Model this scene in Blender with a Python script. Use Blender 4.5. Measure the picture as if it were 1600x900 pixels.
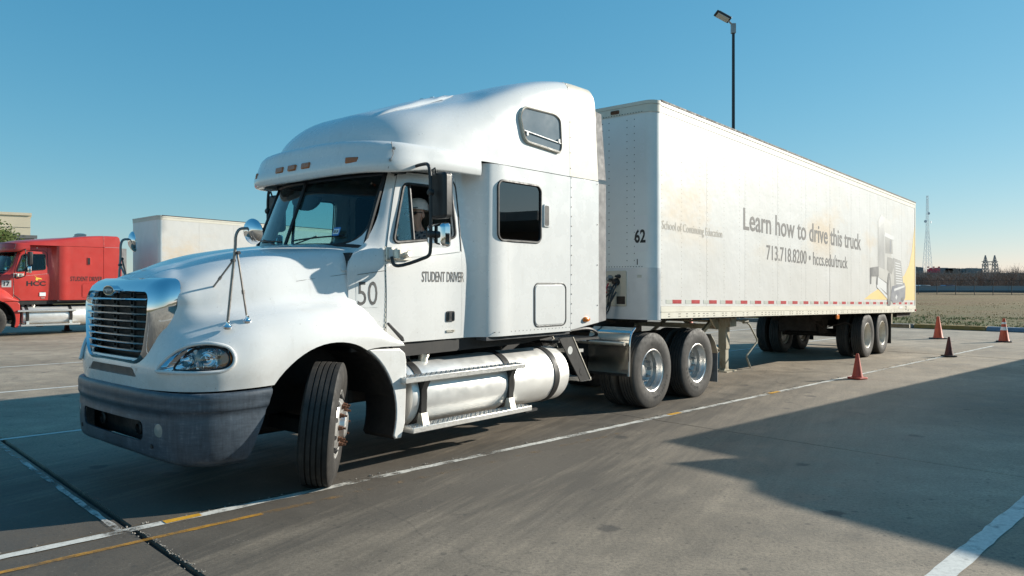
import bpy, bmesh, math, random
import numpy as np
from mathutils import Vector, Matrix
random.seed(7)
R = math.radians
SC = bpy.context.scene
for o in list(bpy.data.objects): bpy.data.objects.remove(o)
COL = SC.collection

# ------------------------------------------------------------------ camera, sky, sun, exposure
cam = bpy.data.cameras.new('camera'); camo = bpy.data.objects.new('camera', cam); COL.objects.link(camo)
camo.location = (0, 0, 1.72); camo.rotation_euler = (R(90), 0, 0)
cam.sensor_width = 36; cam.lens = 36*1180/1600; cam.shift_y = -7/1600
cam.clip_start = .05; cam.clip_end = 3000
SC.camera = camo
SUN_AZ, SUN_EL = R(70.5), R(22)            # azimuth from +Y towards +X
W = bpy.data.worlds.new('World'); SC.world = W; W.use_nodes = True
wn = W.node_tree.nodes; wl = W.node_tree.links
sky = wn.new('ShaderNodeTexSky'); sky.sky_type = 'NISHITA'; sky.sun_disc = False
sky.sun_elevation = SUN_EL; sky.sun_rotation = SUN_AZ; sky.altitude = 20
sky.air_density = 1.0; sky.dust_density = 0.05; sky.ozone_density = 3.0
ss_ = wn.new('ShaderNodeSeparateColor'); sc_ = wn.new('ShaderNodeCombineColor'); wl.new(sky.outputs[0], ss_.inputs[0])   # photographic tone curve of a clear sky
for k_, (p_, a_) in enumerate(((1.15, .315), (.65, .875), (.50, 1.24))):
    pw_ = wn.new('ShaderNodeMath'); pw_.operation = 'POWER'; pw_.inputs[1].default_value = p_; wl.new(ss_.outputs[k_], pw_.inputs[0])
    ml_ = wn.new('ShaderNodeMath'); ml_.operation = 'MULTIPLY'; ml_.inputs[1].default_value = a_; wl.new(pw_.outputs[0], ml_.inputs[0]); wl.new(ml_.outputs[0], sc_.inputs[k_])
wl.new(sc_.outputs[0], wn['Background'].inputs[0]); wn['Background'].inputs[1].default_value = .15
sun = bpy.data.lights.new('sun', 'SUN'); sun.energy = 5.0; sun.angle = R(.5); sun.color = (1, .94, .83)
suno = bpy.data.objects.new('sun', sun); COL.objects.link(suno); suno.location = (30, 10, 30)
SD = Vector((math.sin(SUN_AZ)*math.cos(SUN_EL), math.cos(SUN_AZ)*math.cos(SUN_EL), math.sin(SUN_EL)))
suno.rotation_euler = SD.to_track_quat('Z', 'Y').to_euler()
SC.view_settings.view_transform = 'Standard'; SC.view_settings.look = 'None'
SC.view_settings.gamma = 1; SC.view_settings.exposure = .6
SC.cycles.max_bounces = 8; SC.cycles.transparent_max_bounces = 16

# ------------------------------------------------------------------ materials
class N:
    """small node-tree writer"""
    def __init__(s, name):
        s.m = bpy.data.materials.new(name); s.m.use_nodes = True
        s.t = s.m.node_tree; s.b = s.t.nodes['Principled BSDF']; s.o = s.t.nodes['Material Output']
    def n(s, ty, **k):
        x = s.t.nodes.new('ShaderNode'+ty)
        for a, v in k.items():
            if a[0] == 'i' and a[1:].isdigit(): x.inputs[int(a[1:])].default_value = v
            else: setattr(x, a, v)
        return x
    def l(s, a, b): s.t.links.new(a, b)
    def pos(s, scale=(1, 1, 1), rot=0, obj=False):
        c = s.n('TexCoord').outputs['Object'] if obj else s.n('NewGeometry').outputs['Position']
        if rot:
            r = s.n('Mapping', i2=(0, 0, rot)); s.l(c, r.inputs[0]); c = r.outputs[0]
        m = s.n('Mapping', i3=scale); s.l(c, m.inputs[0]); return m.outputs[0]
    def noise(s, vec, scale, detail=4, rough=.6):
        x = s.n('TexNoise'); x.inputs['Scale'].default_value = scale; x.inputs['Detail'].default_value = detail
        x.inputs['Roughness'].default_value = rough; s.l(vec, x.inputs['Vector']); return x.outputs[0]
    def ramp(s, f, pts):
        x = s.n('ValToRGB'); e = x.color_ramp.elements
        while len(e) < len(pts): e.new(.5)
        for el, (p, c) in zip(e, pts):
            el.position = p; el.color = c if len(c) == 4 else (*c, 1)
        s.l(f, x.inputs[0]); return x.outputs[0]
    def mix(s, f, a, b, mode='MIX'):
        x = s.n('Mix', data_type='RGBA', blend_type=mode)
        for v, i in ((f, 0), (a, 6), (b, 7)):
            if hasattr(v, 'is_linked'): s.l(v, x.inputs[i])
            elif i == 0: x.inputs[0].default_value = v
            else: x.inputs[i].default_value = (*v, 1) if len(v) == 3 else v
        return x.outputs[2]
    def math(s, op, a, b=0., c=0.):
        x = s.n('Math', operation=op)
        for i, v in enumerate((a, b, c)):
            if hasattr(v, 'is_linked'): s.l(v, x.inputs[i])
            else: x.inputs[i].default_value = v
        return x.outputs[0]
    def bump(s, f, strength=.3, dist=.01):
        x = s.n('Bump'); x.inputs['Strength'].default_value = strength; x.inputs['Distance'].default_value = dist
        s.l(f, x.inputs['Height']); s.l(x.outputs[0], s.b.inputs['Normal'])
    def set(s, **k):
        for a, v in k.items():
            i = s.b.inputs[a.replace('_', ' ')]
            if hasattr(v, 'is_linked'): s.l(v, i)
            elif isinstance(v, tuple) and len(v) == 3: i.default_value = (*v, 1)
            else: i.default_value = v
        return s

M = {}
def simple(name, col, rough=.5, metal=0, var=.15, scale=6, spec=.5, coat=0, bump=0, dirt=None, dirtamt=.5, dirtscale=2.5):
    a = N(name); p = a.pos(obj=True)
    f = a.noise(p, scale, 5)
    lo = tuple(c*(1-var) for c in col); hi = tuple(min(1, c*(1+var*.6)) for c in col)
    c = a.ramp(f, [(.3, lo), (.7, hi)])
    if dirt:
        g = a.noise(a.pos((1, 1, .45), obj=True), dirtscale, 8, .7)
        k = a.ramp(g, [(.5, (0, 0, 0)), (.5+.3/max(dirtamt, .1)*.5, (1, 1, 1))])
        kk = a.math('MULTIPLY', k, min(1, dirtamt)); c = a.mix(kk, c, dirt)
    a.set(Base_Color=c, Metallic=metal); a.b.inputs['Specular IOR Level'].default_value = spec
    r = a.ramp(a.noise(p, scale*2.3, 3), [(.3, (rough*.8,)*3), (.75, (min(1, rough*1.25),)*3)])
    a.set(Roughness=r)
    if coat: a.set(Coat_Weight=coat, Coat_Roughness=.06)
    if bump: a.bump(a.noise(p, scale*12, 3), bump, .004)
    M[name] = a.m; return a.m

def mk_paint(name, col, grime):
    a = N(name); p = a.pos(obj=True); z = a.n('SeparateXYZ'); a.l(p, z.inputs[0])
    c = a.ramp(a.noise(p, 1.4, 4), [(.3, tuple(v*.97 for v in col)), (.7, col)])
    low = a.math('MINIMUM', 1., a.math('MAXIMUM', 0., a.math('MULTIPLY', a.math('SUBTRACT', 1.55, z.outputs[2]), 1.6)))
    g = a.math('MULTIPLY', a.math('MULTIPLY', low, a.ramp(a.noise(p, 3.5, 8, .75), [(.38, (.1,)*3), (.68, (1, 1, 1))])), .34)
    c = a.mix(g, c, grime)                                                     # road film thrown up by the wheels
    st = a.ramp(a.noise(a.pos((7, 7, .35), obj=True), 2.2, 6, .7), [(.56, (0, 0, 0)), (.74, (1, 1, 1))])
    c = a.mix(a.math('MULTIPLY', st, .16), c, grime)                           # rain streaks
    sp = a.n('TexVoronoi'); sp.inputs['Scale'].default_value = 9; a.l(p, sp.inputs['Vector'])
    c = a.mix(a.math('MULTIPLY', a.ramp(sp.outputs[0], [(.03, (1, 1, 1)), (.045, (0, 0, 0))]), .55), c, (.16, .13, .1))   # chips
    a.set(Base_Color=c, Roughness=a.ramp(a.noise(p, 4, 5), [(.3, (.2,)*3), (.75, (.36,)*3)]), Coat_Weight=.6, Coat_Roughness=.07)
    a.bump(a.noise(p, 90, 2), .03, .002); M[name] = a.m
mk_paint('white_paint', (.735, .73, .71), (.40, .36, .30))
simple('aged_white', (.60, .55, .45), .45, 0, .05, 3, coat=.15, dirt=(.42, .38, .3), dirtamt=.3, dirtscale=3)
simple('red_paint', (.52, .045, .035), .38, 0, .08, 2, coat=.3, dirt=(.5, .16, .12), dirtamt=.25)
simple('chrome', (.83, .84, .86), .05, 1, .03)
simple('bar_chrome', (.72, .75, .78), .12, 1, .1)
simple('front_rubber', (.03, .028, .026), .7, 0, .25, 9, spec=.35, dirt=(.075, .066, .055), dirtamt=.7, dirtscale=9, bump=.12)
simple('worn_chrome', (.75, .71, .62), .38, .75, .12, 5, dirt=(.45, .38, .28), dirtamt=.25)
simple('tank_metal', (.86, .85, .82), .42, .6, .06, 3, dirt=(.55, .5, .42), dirtamt=.3, dirtscale=4)
simple('wheel_metal', (.68, .67, .65), .35, .8, .1, 6, dirt=(.3, .27, .22), dirtamt=.4, dirtscale=5)
simple('wheel_painted', (.62, .58, .5), .55, 0, .12, 6, dirt=(.3, .2, .12), dirtamt=.5, dirtscale=6)
simple('rubber', (.028, .027, .026), .75, 0, .25, 5, spec=.3, dirt=(.09, .082, .07), dirtamt=.55, dirtscale=5, bump=.1)
simple('tread_rubber', (.05, .047, .044), .7, 0, .2, 9, spec=.35, dirt=(.09, .08, .068), dirtamt=.7, dirtscale=7, bump=.12)
simple('rubber_letter', (.012, .012, .012), .5, 0, .1)
simple('black_plastic', (.022, .022, .023), .45, 0, .2, 8)
simple('black_frame', (.012, .012, .012), .6, 0, .3, 5, dirt=(.05, .043, .035), dirtamt=.5)
simple('seal_rubber', (.015, .015, .016), .55)
simple('interior', (.05, .052, .056), .75, 0, .2, 4)
simple('interior_grey', (.09, .095, .1), .8, 0, .15, 4)
simple('mesh_black', (.012, .012, .012), .6)
simple('rust', (.14, .06, .03), .8, .2, .35, 30, bump=.3)
simple('amber', (.75, .2, .015), .25, 0, .1, 12, coat=.5)
simple('amber_dark', (.42, .11, .012), .3, 0, .15, 12, coat=.5)
simple('grey_ink', (.10, .095, .09), .6, 0, .15, 10)
simple('black_ink', (.02, .02, .02), .5)
simple('fog_lens', (.3, .3, .27), .15, 0, .1, 20, coat=.6)
simple('grey_sticker', (.55, .55, .53), .5, 0, .03)
simple('white_sticker', (.82, .82, .8), .4, 0, .02)
simple('blue_sticker', (.05, .2, .5), .4)
simple('yellow_ink', (.85, .55, .08), .5)
simple('fairing_rubber', (.23, .22, .215), .75, 0, .25, 6, dirt=(.45, .43, .4), dirtamt=.4, dirtscale=9)
simple('rail_cream', (.68, .64, .54), .5, 0, .05, 3, dirt=(.4, .34, .24), dirtamt=.35, dirtscale=3)
simple('rail_dark', (.06, .05, .045), .7)
simple('tape_red', (.45, .03, .035), .4, 0, .2, 8)
simple('tape_pale', (.52, .53, .47), .4, 0, .1, 8)
simple('gear_beige', (.38, .34, .25), .65, 0, .15, 6, dirt=(.16, .08, .035), dirtamt=.8, dirtscale=9, bump=.2)
simple('axle_brown', (.045, .033, .026), .8, 0, .4, 6, bump=.2)
simple('fender_metal', (.8, .77, .7), .16, 1, .08, 4, dirt=(.5, .43, .32), dirtamt=.2)
simple('steel', (.42, .42, .42), .4, .9, .15, 8)
simple('stem_steel', (.28, .265, .25), .42, .85, .2, 12)
simple('diamond_metal', (.72, .71, .68), .38, .75, .1, 20, dirt=(.4, .36, .3), dirtamt=.4, dirtscale=12)
simple('skin', (.56, .34, .25), .5, 0, .06, 20)
simple('cap_fabric', (.8, .8, .78), .85, 0, .05, 30)
simple('wood_brown', (.2, .1, .05), .6)

def mk_bumper():
    a = N('bumper_plastic'); p = a.pos(obj=True)
    f = a.noise(p, 3, 7, .7); st = a.noise(a.pos((1, 1, 9), obj=True), 9, 5, .7); st2 = a.noise(a.pos((9, 9, .8), obj=True), 6, 4, .7)
    g = a.math('ADD', a.math('MULTIPLY', f, .5), a.math('MULTIPLY', a.math('ADD', st, st2), .25))
    c = a.ramp(g, [(.39, (.025, .036, .05)), (.54, (.066, .086, .11)), (.69, (.22, .24, .26))])
    sc = a.noise(a.pos((2.5, 2.5, 30), obj=True), 5, 6, .8); c = a.mix(a.math('MULTIPLY', a.ramp(sc, [(.62, (0, 0, 0)), (.7, (1, 1, 1))]), .35), c, (.3, .3, .29))
    a.set(Base_Color=c, Roughness=.42); a.b.inputs['Specular IOR Level'].default_value = .65
    a.bump(a.noise(p, 60, 3), .12, .003); M['bumper_plastic'] = a.m
mk_bumper()
def mk_glass(name, tint, trans, rough=.0, ior=1.5):
    a = N(name); t = a.t
    tr = a.n('BsdfTransparent'); tr.inputs[0].default_value = (*[c*trans for c in tint], 1)
    gl = a.n('BsdfGlossy'); gl.inputs[0].default_value = (1, 1, 1, 1); gl.inputs[1].default_value = rough
    fr = a.n('Fresnel'); fr.inputs[0].default_value = ior
    mx = a.n('MixShader'); a.l(fr.outputs[0], mx.inputs[0]); a.l(tr.outputs[0], mx.inputs[1]); a.l(gl.outputs[0], mx.inputs[2])
    a.l(mx.outputs[0], a.o.inputs[0]); M[name] = a.m
mk_glass('windshield_glass', (.58, .88, .92), .97, 0, 1.5)
mk_glass('door_glass', (.75, .88, .87), .92, 0, 1.45)
mk_glass('dark_glass', (.7, .8, .85), .18, .015, 2.1)
mk_glass('lens_glass', (.95, .97, 1), .97, 0, 2.1)

def mk_trailer():
    a = N('trailer_white'); p = a.pos(obj=True)
    base = a.ramp(a.noise(p, .7, 4), [(.3, (.585, .57, .535)), (.7, (.645, .635, .61))])
    st = a.noise(a.pos((.25, 1, .5), obj=True), 1.1, 6, .65)           # faded peach ghosts of old lettering
    k = a.ramp(st, [(.52, (0, 0, 0)), (.64, (1, 1, 1))])
    sep = a.n('SeparateXYZ'); a.l(p, sep.inputs[0])
    band = a.math('MULTIPLY', a.math('SMOOTH_MIN', 1., a.math('MAXIMUM', a.math('SUBTRACT', 3.95, sep.outputs[2]), 0.), .3),
                  a.math('MINIMUM', a.math('MAXIMUM', a.math('MULTIPLY', a.math('SUBTRACT', sep.outputs[2], 2.0), 1.6), .06), 1.))
    c = a.mix(a.math('MULTIPLY', a.math('MULTIPLY', k, band), .75), base, (.64, .50, .34))
    fine = a.noise(a.pos((1, 1, .3), obj=True), 9, 8, .75)
    c = a.mix(a.math('MULTIPLY', a.ramp(fine, [(.58, (0, 0, 0)), (.8, (1, 1, 1))]), .3), c, (.5, .42, .3))
    a.set(Base_Color=c, Roughness=.42); a.bump(a.noise(p, 2.2, 3), .3, .03); M['trailer_white'] = a.m
mk_trailer()

A_L = R(45.7)                                 # direction of the lot's lanes, from +Y towards +X
def mk_concrete():
    a = N('concrete'); p = a.pos(); lane = R(90)-A_L
    base = a.noise(p, .35, 6, .62); mid = a.noise(p, 2.2, 7, .7); fine = a.noise(p, 38, 5, .7)
    c = a.ramp(base, [(.30, (.325, .26, .186)), (.5, (.465, .378, .276)), (.70, (.60, .49, .365))])
    c = a.mix(.75, c, a.ramp(mid, [(.32, (.5, .5, .5)), (.64, (1, 1, 1))]), 'MULTIPLY')
    c = a.mix(.8, c, a.ramp(fine, [(.3, (.45, .45, .45)), (.58, (1, 1, 1))]), 'MULTIPLY')
    gr = a.noise(p, 140, 3, .7); c = a.mix(.6, c, a.ramp(gr, [(.35, (.5,)*3), (.62, (1.15,)*3)]), 'MULTIPLY')
    # tyre rubber and oil ground into the driving lane, streaked along and at a slant to it
    v = a.n('VectorRotate', rotation_type='Z_AXIS'); a.l(p, v.inputs[0]); v.inputs['Angle'].default_value = -lane
    sp = a.n('SeparateXYZ'); a.l(v.outputs[0], sp.inputs[0])           # x along lane, y across
    wob = a.math('MULTIPLY', a.math('SUBTRACT', a.noise(a.pos((1, 1, 1)), .22, 3), .5), 4.5)
    y = a.math('ADD', sp.outputs[1], wob)
    lanef = a.math('SUBTRACT', 1., a.math('MINIMUM', 1., a.math('MULTIPLY', a.math('ABSOLUTE', a.math('SUBTRACT', y, 5.7)), .225)))
    xf = a.math('SUBTRACT', 1., a.math('MINIMUM', 1., a.math('MAXIMUM', 0., a.math('MULTIPLY', a.math('SUBTRACT', sp.outputs[0], 5.), .075))))
    s1 = a.noise(a.pos((.12, 1.4, 1), -lane+R(-8)), 2.0, 6, .65); s2 = a.noise(a.pos((.16, 4.5, 1), -lane+R(-20)), 2.6, 7, .75)
    stk = a.math('ADD', a.math('MULTIPLY', s1, .6), a.math('MULTIPLY', s2, .55))
    k = a.math('MULTIPLY', a.math('MULTIPLY', lanef, xf), a.ramp(stk, [(.36, (.42,)*3), (.66, (1, 1, 1))]))
    c = a.mix(a.math('MINIMUM', a.math('MULTIPLY', k, 1.3), .88), c, (.062, .053, .043))
    sk = a.ramp(s2, [(.6, (0, 0, 0)), (.72, (1, 1, 1))]); c = a.mix(a.math('MULTIPLY', sk, .14), c, (.06, .057, .053))
    spots = a.n('TexVoronoi'); spots.inputs['Scale'].default_value = 1.1; a.l(a.pos((1, 1, 1)), spots.inputs['Vector'])
    d = a.math('ADD', spots.outputs[0], a.math('MULTIPLY', a.noise(p, 9, 4), .16))
    c = a.mix(a.math('MULTIPLY', a.ramp(d, [(.15, (1, 1, 1)), (.19, (0, 0, 0))]), .65), c, (.035, .032, .03))
    vs2 = a.n('TexVoronoi'); vs2.inputs['Scale'].default_value = 3.1; a.l(a.pos((1, 1, 1)), vs2.inputs['Vector'])
    d2 = a.math('ADD', vs2.outputs[0], a.math('MULTIPLY', a.noise(p, 22, 4), .2)); c = a.mix(a.math('MULTIPLY', a.ramp(d2, [(.15, (1, 1, 1)), (.19, (0, 0, 0))]), .55), c, (.05, .045, .04))
    for sc_k, th, am, col in ((13, .14, .6, (.04, .035, .03)), (31, .17, .5, (.06, .052, .043)), (23, .10, .4, (.30, .26, .21))):      # grit, drips and pale chips
        v3 = a.n('TexVoronoi'); v3.inputs['Scale'].default_value = sc_k; a.l(p, v3.inputs['Vector'])
        pat = a.ramp(a.noise(p, 1.7+sc_k*.03, 3), [(.45, (0, 0, 0)), (.6, (1, 1, 1))])
        c = a.mix(a.math('MULTIPLY', a.math('MULTIPLY', a.ramp(v3.outputs[0], [(th, (1, 1, 1)), (th+.05, (0, 0, 0))]), pat), am), c, col)
    wv = a.n('TexVoronoi', feature='DISTANCE_TO_EDGE'); wv.inputs['Scale'].default_value = .16; wn_ = a.n('VectorMath', operation='ADD'); a.l(p, wn_.inputs[0])
    nz = a.n('TexNoise'); nz.inputs['Scale'].default_value = 1.3; nz.inputs['Detail'].default_value = 6; a.l(p, nz.inputs['Vector']); a.l(nz.outputs[1], wn_.inputs[1]); a.l(wn_.outputs[0], wv.inputs['Vector'])
    c = a.mix(a.math('MULTIPLY', a.ramp(wv.outputs[0], [(.0006, (1, 1, 1)), (.0014, (0, 0, 0))]), .3), c, (.03, .027, .024))   # hairline cracks
    a.set(Base_Color=c, Roughness=a.ramp(mid, [(.3, (.62,)*3), (.7, (.85,)*3)]))
    a.bump(fine, .35, .006); M['concrete'] = a.m
mk_concrete()
simple('joint_filler', (.02, .018, .016), .9, 0, .4, 14, bump=.5)
simple('edge_spall', (.26, .24, .21), .9, 0, .3, 20, bump=.5)
def mk_line(name, col, thr=.45, soft=.12):
    a = N(name); p = a.pos()
    f = a.math('ADD', a.math('MULTIPLY', a.noise(p, 7, 8, .75), .6), a.math('MULTIPLY', a.noise(p, 1.1, 3), .4))
    k = a.ramp(f, [(thr-soft, (0, 0, 0)), (thr+soft, (1, 1, 1))])
    c = a.mix(.5, col, a.ramp(a.noise(p, 26, 6, .8), [(.3, (.4,)*3), (.58, (1, 1, 1))]), 'MULTIPLY')
    a.set(Base_Color=c, Roughness=.7, Alpha=k); M[name] = a.m
mk_line('line_white', (.66, .64, .58), .455, .06)
mk_line('line_worn', (.6, .6, .57), .485, .06)
mk_line('line_white_thick', (.66, .65, .6), .37, .09)
mk_line('line_yellow', (.55, .27, .03), .51, .12)

# ------------------------------------------------------------------ mesh helpers
def link(o, parent=None):
    COL.objects.link(o)
    if parent: o.parent = parent
    return o
def tag(o, label=None, cat=None, group=None, kind=None):
    if label: o['label'] = label
    if cat: o['category'] = cat
    if group: o['group'] = group
    if kind: o['kind'] = kind
    return o
def empty(name, loc=(0, 0, 0), rz=0, parent=None):
    o = bpy.data.objects.new(name, None); o.empty_display_size = .2; link(o, parent)
    o.location = loc; o.rotation_euler = (0, 0, rz); return o
def sharp(me, ang=38):
    me.polygons.foreach_set('use_smooth', [True]*len(me.polygons))
    me.set_sharp_from_angle(angle=R(ang))
def thicken(bm, d):
    """turn an open sheet into a closed shell of thickness d, with hard rims"""
    bm.normal_update(); vs = list(bm.verts); fs = list(bm.faces); bd = [(e.verts[0], e.verts[1]) for e in bm.edges if e.is_boundary]
    nv = {v: bm.verts.new(v.co-v.normal*d/2) for v in vs}
    for f in fs: bm.faces.new([nv[v] for v in reversed(f.verts)])
    for a, b in bd: bm.faces.new([a, b, nv[b], nv[a]])
    nn = {v: v.normal.copy() for v in vs}
    for v in vs: v.co += nn[v]*d/2
    bmesh.ops.recalc_face_normals(bm, faces=bm.faces)
class MB:
    """collects shapes; tk=True means points are truck coordinates (s back, t to the driver's side, z up)"""
    def __init__(s, tk=True): s.v = []; s.f = []; s.tk = tk
    def add(s, vs, fs):
        n = len(s.v); s.v += [tuple(map(float, p)) for p in vs]; s.f += [tuple(i+n for i in f) for f in fs]; return s
    def box(s, a, b):
        (x0, y0, z0), (x1, y1, z1) = a, b
        return s.add([(x0,y0,z0),(x1,y0,z0),(x1,y1,z0),(x0,y1,z0),(x0,y0,z1),(x1,y0,z1),(x1,y1,z1),(x0,y1,z1)],
                     [(0,3,2,1),(4,5,6,7),(0,1,5,4),(1,2,6,5),(2,3,7,6),(3,0,4,7)])
    def obox(s, c, size, rot=(0, 0, 0)):
        m = Matrix.Translation(c) @ (Matrix.Rotation(rot[2], 4, 'Z') @ Matrix.Rotation(rot[1], 4, 'Y') @ Matrix.Rotation(rot[0], 4, 'X'))
        h = [k/2 for k in size]
        vs = [m @ Vector((x*h[0], y*h[1], z*h[2])) for z in (-1, 1) for x, y in ((-1,-1),(1,-1),(1,1),(-1,1))]
        return s.add(vs, [(0,3,2,1),(4,5,6,7),(0,1,5,4),(1,2,6,5),(2,3,7,6),(3,0,4,7)])
    def tube(s, path, r, n=8, closed=False, caps=True):
        P = [Vector(p) for p in path]; L = len(P); rs = r if isinstance(r, (list, tuple)) else [r]*L
        up = None; base = len(s.v); vs = []; fs = []
        for i in range(L):
            if closed: d = (P[(i+1) % L]-P[i-1])
            else: d = (P[min(i+1, L-1)]-P[max(i-1, 0)])
            d.normalize()
            if up is None: up = d.orthogonal().normalized()
            up = (up - d*up.dot(d)).normalized(); w = d.cross(up)
            vs += [P[i]+(up*math.cos(2*math.pi*k/n)+w*math.sin(2*math.pi*k/n))*rs[i] for k in range(n)]
        for i in range(L if closed else L-1):
            a = i*n; b = ((i+1) % L)*n
            for k in range(n): fs.append((a+k, a+(k+1) % n, b+(k+1) % n, b+k))
        if caps and not closed: fs += [tuple(range(n))[::-1], tuple(range((L-1)*n, L*n))]
        return s.add(vs, fs)
    def cyl(s, p0, p1, r, r1=None, n=16): return s.tube([p0, p1], [r, r if r1 is None else r1], n)
    def lathe(s, prof, c, ax, n=24, caps=True):
        """prof: (radius, offset along ax)"""
        d = Vector(ax).normalized(); up = d.orthogonal().normalized(); w = d.cross(up); c = Vector(c); vs = []; fs = []
        for r, x in prof:
            vs += [c+d*x+(up*math.cos(2*math.pi*k/n)+w*math.sin(2*math.pi*k/n))*r for k in range(n)]
        for i in range(len(prof)-1):
            for k in range(n): fs.append((i*n+k, i*n+(k+1) % n, (i+1)*n+(k+1) % n, (i+1)*n+k))
        if caps: fs += [tuple(range(n))[::-1], tuple(range((len(prof)-1)*n, len(prof)*n))]
        return s.add(vs, fs)
    def prism(s, pts, f0, f1):
        """outline pts (2d) mapped by f0 / f1 to 3d for the two faces"""
        n = len(pts); vs = [f0(*p) for p in pts]+[f1(*p) for p in pts]
        fs = [tuple(range(n))[::-1], tuple(range(n, 2*n))]+[(i, (i+1) % n, n+(i+1) % n, n+i) for i in range(n)]
        return s.add(vs, fs)
    def grid(s, G):
        G = np.asarray(G); a, b = G.shape[:2]
        return s.add(G.reshape(-1, 3), [(i*b+j, i*b+j+1, (i+1)*b+j+1, (i+1)*b+j) for i in range(a-1) for j in range(b-1)])
    def mesh(s, name, weld=False, solid=0):
        me = bpy.data.meshes.new(name)
        v = [(x, -y, z) for x, y, z in s.v] if s.tk else s.v
        me.from_pydata(v, [], s.f)
        bm = bmesh.new(); bm.from_mesh(me)
        if weld: bmesh.ops.remove_doubles(bm, verts=bm.verts, dist=2e-4)
        bmesh.ops.recalc_face_normals(bm, faces=bm.faces)
        if solid: thicken(bm, solid)
        bm.to_mesh(me); bm.free(); return me
    def build(s, name, mat, parent=None, ang=38, bev=0, weld=False, solid=0, flat=False):
        me = s.mesh(name, weld, solid); me.materials.append(M[mat])
        if not flat: sharp(me, ang)
        o = bpy.data.objects.new(name, me); link(o, parent)
        if bev:
            m = o.modifiers.new('bevel', 'BEVEL'); m.width = bev; m.segments = 2; m.limit_method = 'ANGLE'; m.angle_limit = R(40)
        return o
def bake(o, cutters=()):
    for c in cutters:
        c.parent = o.parent
        m = o.modifiers.new('cut', 'BOOLEAN'); m.operation = 'DIFFERENCE'; m.solver = 'EXACT'; m.object = c
    bpy.context.view_layer.update()
    dg = bpy.context.evaluated_depsgraph_get()
    me = bpy.data.meshes.new_from_object(o.evaluated_get(dg)); o.modifiers.clear(); o.data = me
    sharp(me, 34)
    for c in cutters: bpy.data.objects.remove(c)
def herm(P, u, q):
    """cubic interpolation through points P (n,...) at knots u, evaluated at q"""
    P = np.asarray(P, float); n = len(u); h = np.diff(u); sl = [(P[i+1]-P[i])/h[i] for i in range(n-1)]
    m = [sl[0]]+[(sl[i-1]*h[i]+sl[i]*h[i-1])/(h[i]+h[i-1]) for i in range(1, n-1)]+[sl[-1]]
    out = []
    for x in q:
        i = min(max(int(np.searchsorted(u, x, side='right'))-1, 0), n-2); t = (x-u[i])/h[i]; H = h[i]
        out.append((2*t**3-3*t*t+1)*P[i]+(t**3-2*t*t+t)*H*m[i]+(3*t*t-2*t**3)*P[i+1]+(t**3-t*t)*H*m[i+1])
    return np.array(out)
def surf(P, nu, nv, mir0=False, mirN=False, full=False):
    """smooth surface through control grid P[row][col]; nu, nv = divisions per span. mir0: col 0 lies on t=0, mirN: last row on t=0"""
    P = np.array(P, float); flip = np.array([1, -1, 1.])
    r0 = c0 = 0; nr, nc = P.shape[:2]
    if mir0: P = np.concatenate([P[:, 1:2]*flip, P], 1); c0 = 1
    if mirN: P = np.concatenate([P, P[-2:-1]*flip], 0)
    ur = np.concatenate([[0], np.cumsum(np.maximum(np.linalg.norm(np.diff(P, axis=0), axis=2).mean(1), 1e-3))])
    uc = np.concatenate([[0], np.cumsum(np.maximum(np.linalg.norm(np.diff(P, axis=1), axis=2).mean(0), 1e-3))])
    qr = np.concatenate([np.linspace(ur[i], ur[i+1], nu, endpoint=False) for i in range(r0, r0+nr-1)]+[[ur[r0+nr-1]]])
    qc = np.concatenate([np.linspace(uc[i], uc[i+1], nv, endpoint=False) for i in range(c0, c0+nc-1)]+[[uc[c0+nc-1]]])
    G = herm(P, ur, qr); G = herm(G.transpose(1, 0, 2), uc, qc).transpose(1, 0, 2)
    return G
def spl(pts, n=8, closed=False):
    P = np.array(pts, float)
    if closed: P = np.concatenate([P[-2:], P, P[:3]])
    u = np.concatenate([[0], np.cumsum(np.maximum(np.linalg.norm(np.diff(P, axis=0), axis=1)**.5, 1e-4))])
    a, b = (2, len(P)-3) if closed else (0, len(P)-1)
    q = np.concatenate([np.linspace(u[i], u[i+1], n, endpoint=False) for i in range(a, b)]+([] if closed else [[u[b]]]))
    return herm(P, u, q)
def rrect(x0, y0, x1, y1, r, n=5):
    out = []
    for cx, cy, a in ((x1-r, y1-r, 0), (x0+r, y1-r, 90), (x0+r, y0+r, 180), (x1-r, y0+r, 270)):
        out += [(cx+r*math.cos(R(a+90*k/n)), cy+r*math.sin(R(a+90*k/n))) for k in range(n+1)]
    return out
def rpoly(pts, r, n=4):
    """polygon with rounded corners"""
    out = []; L = len(pts)
    for i in range(L):
        a, b, c = Vector(pts[i-1]), Vector(pts[i]), Vector(pts[(i+1) % L])
        d = min(r, (a-b).length*.45, (c-b).length*.45); p0 = b+(a-b).normalized()*d; p1 = b+(c-b).normalized()*d
        for k in range(n+1):
            t = k/n; q = p0*(1-t)**2+b*2*t*(1-t)+p1*t*t; out.append((q.x, q.y))
    return out
def text_mesh(body, bold=0.0, ext=0.0, spacing=1.0):
    cu = bpy.data.curves.new('lettering', 'FONT'); cu.body = body; cu.size = 1; cu.offset = bold; cu.extrude = ext
    cu.space_character = spacing; cu.resolution_u = 3
    o = bpy.data.objects.new('lettering', cu); COL.objects.link(o); bpy.context.view_layer.update()
    me = bpy.data.meshes.new_from_object(o.evaluated_get(bpy.context.evaluated_depsgraph_get()))
    bpy.data.objects.remove(o)
    n = len(me.vertices); co = np.empty(n*3); me.vertices.foreach_get('co', co); co = co.reshape(-1, 3)
    fs = [tuple(p.vertices) for p in me.polygons]; bpy.data.meshes.remove(me); return co, fs
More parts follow.
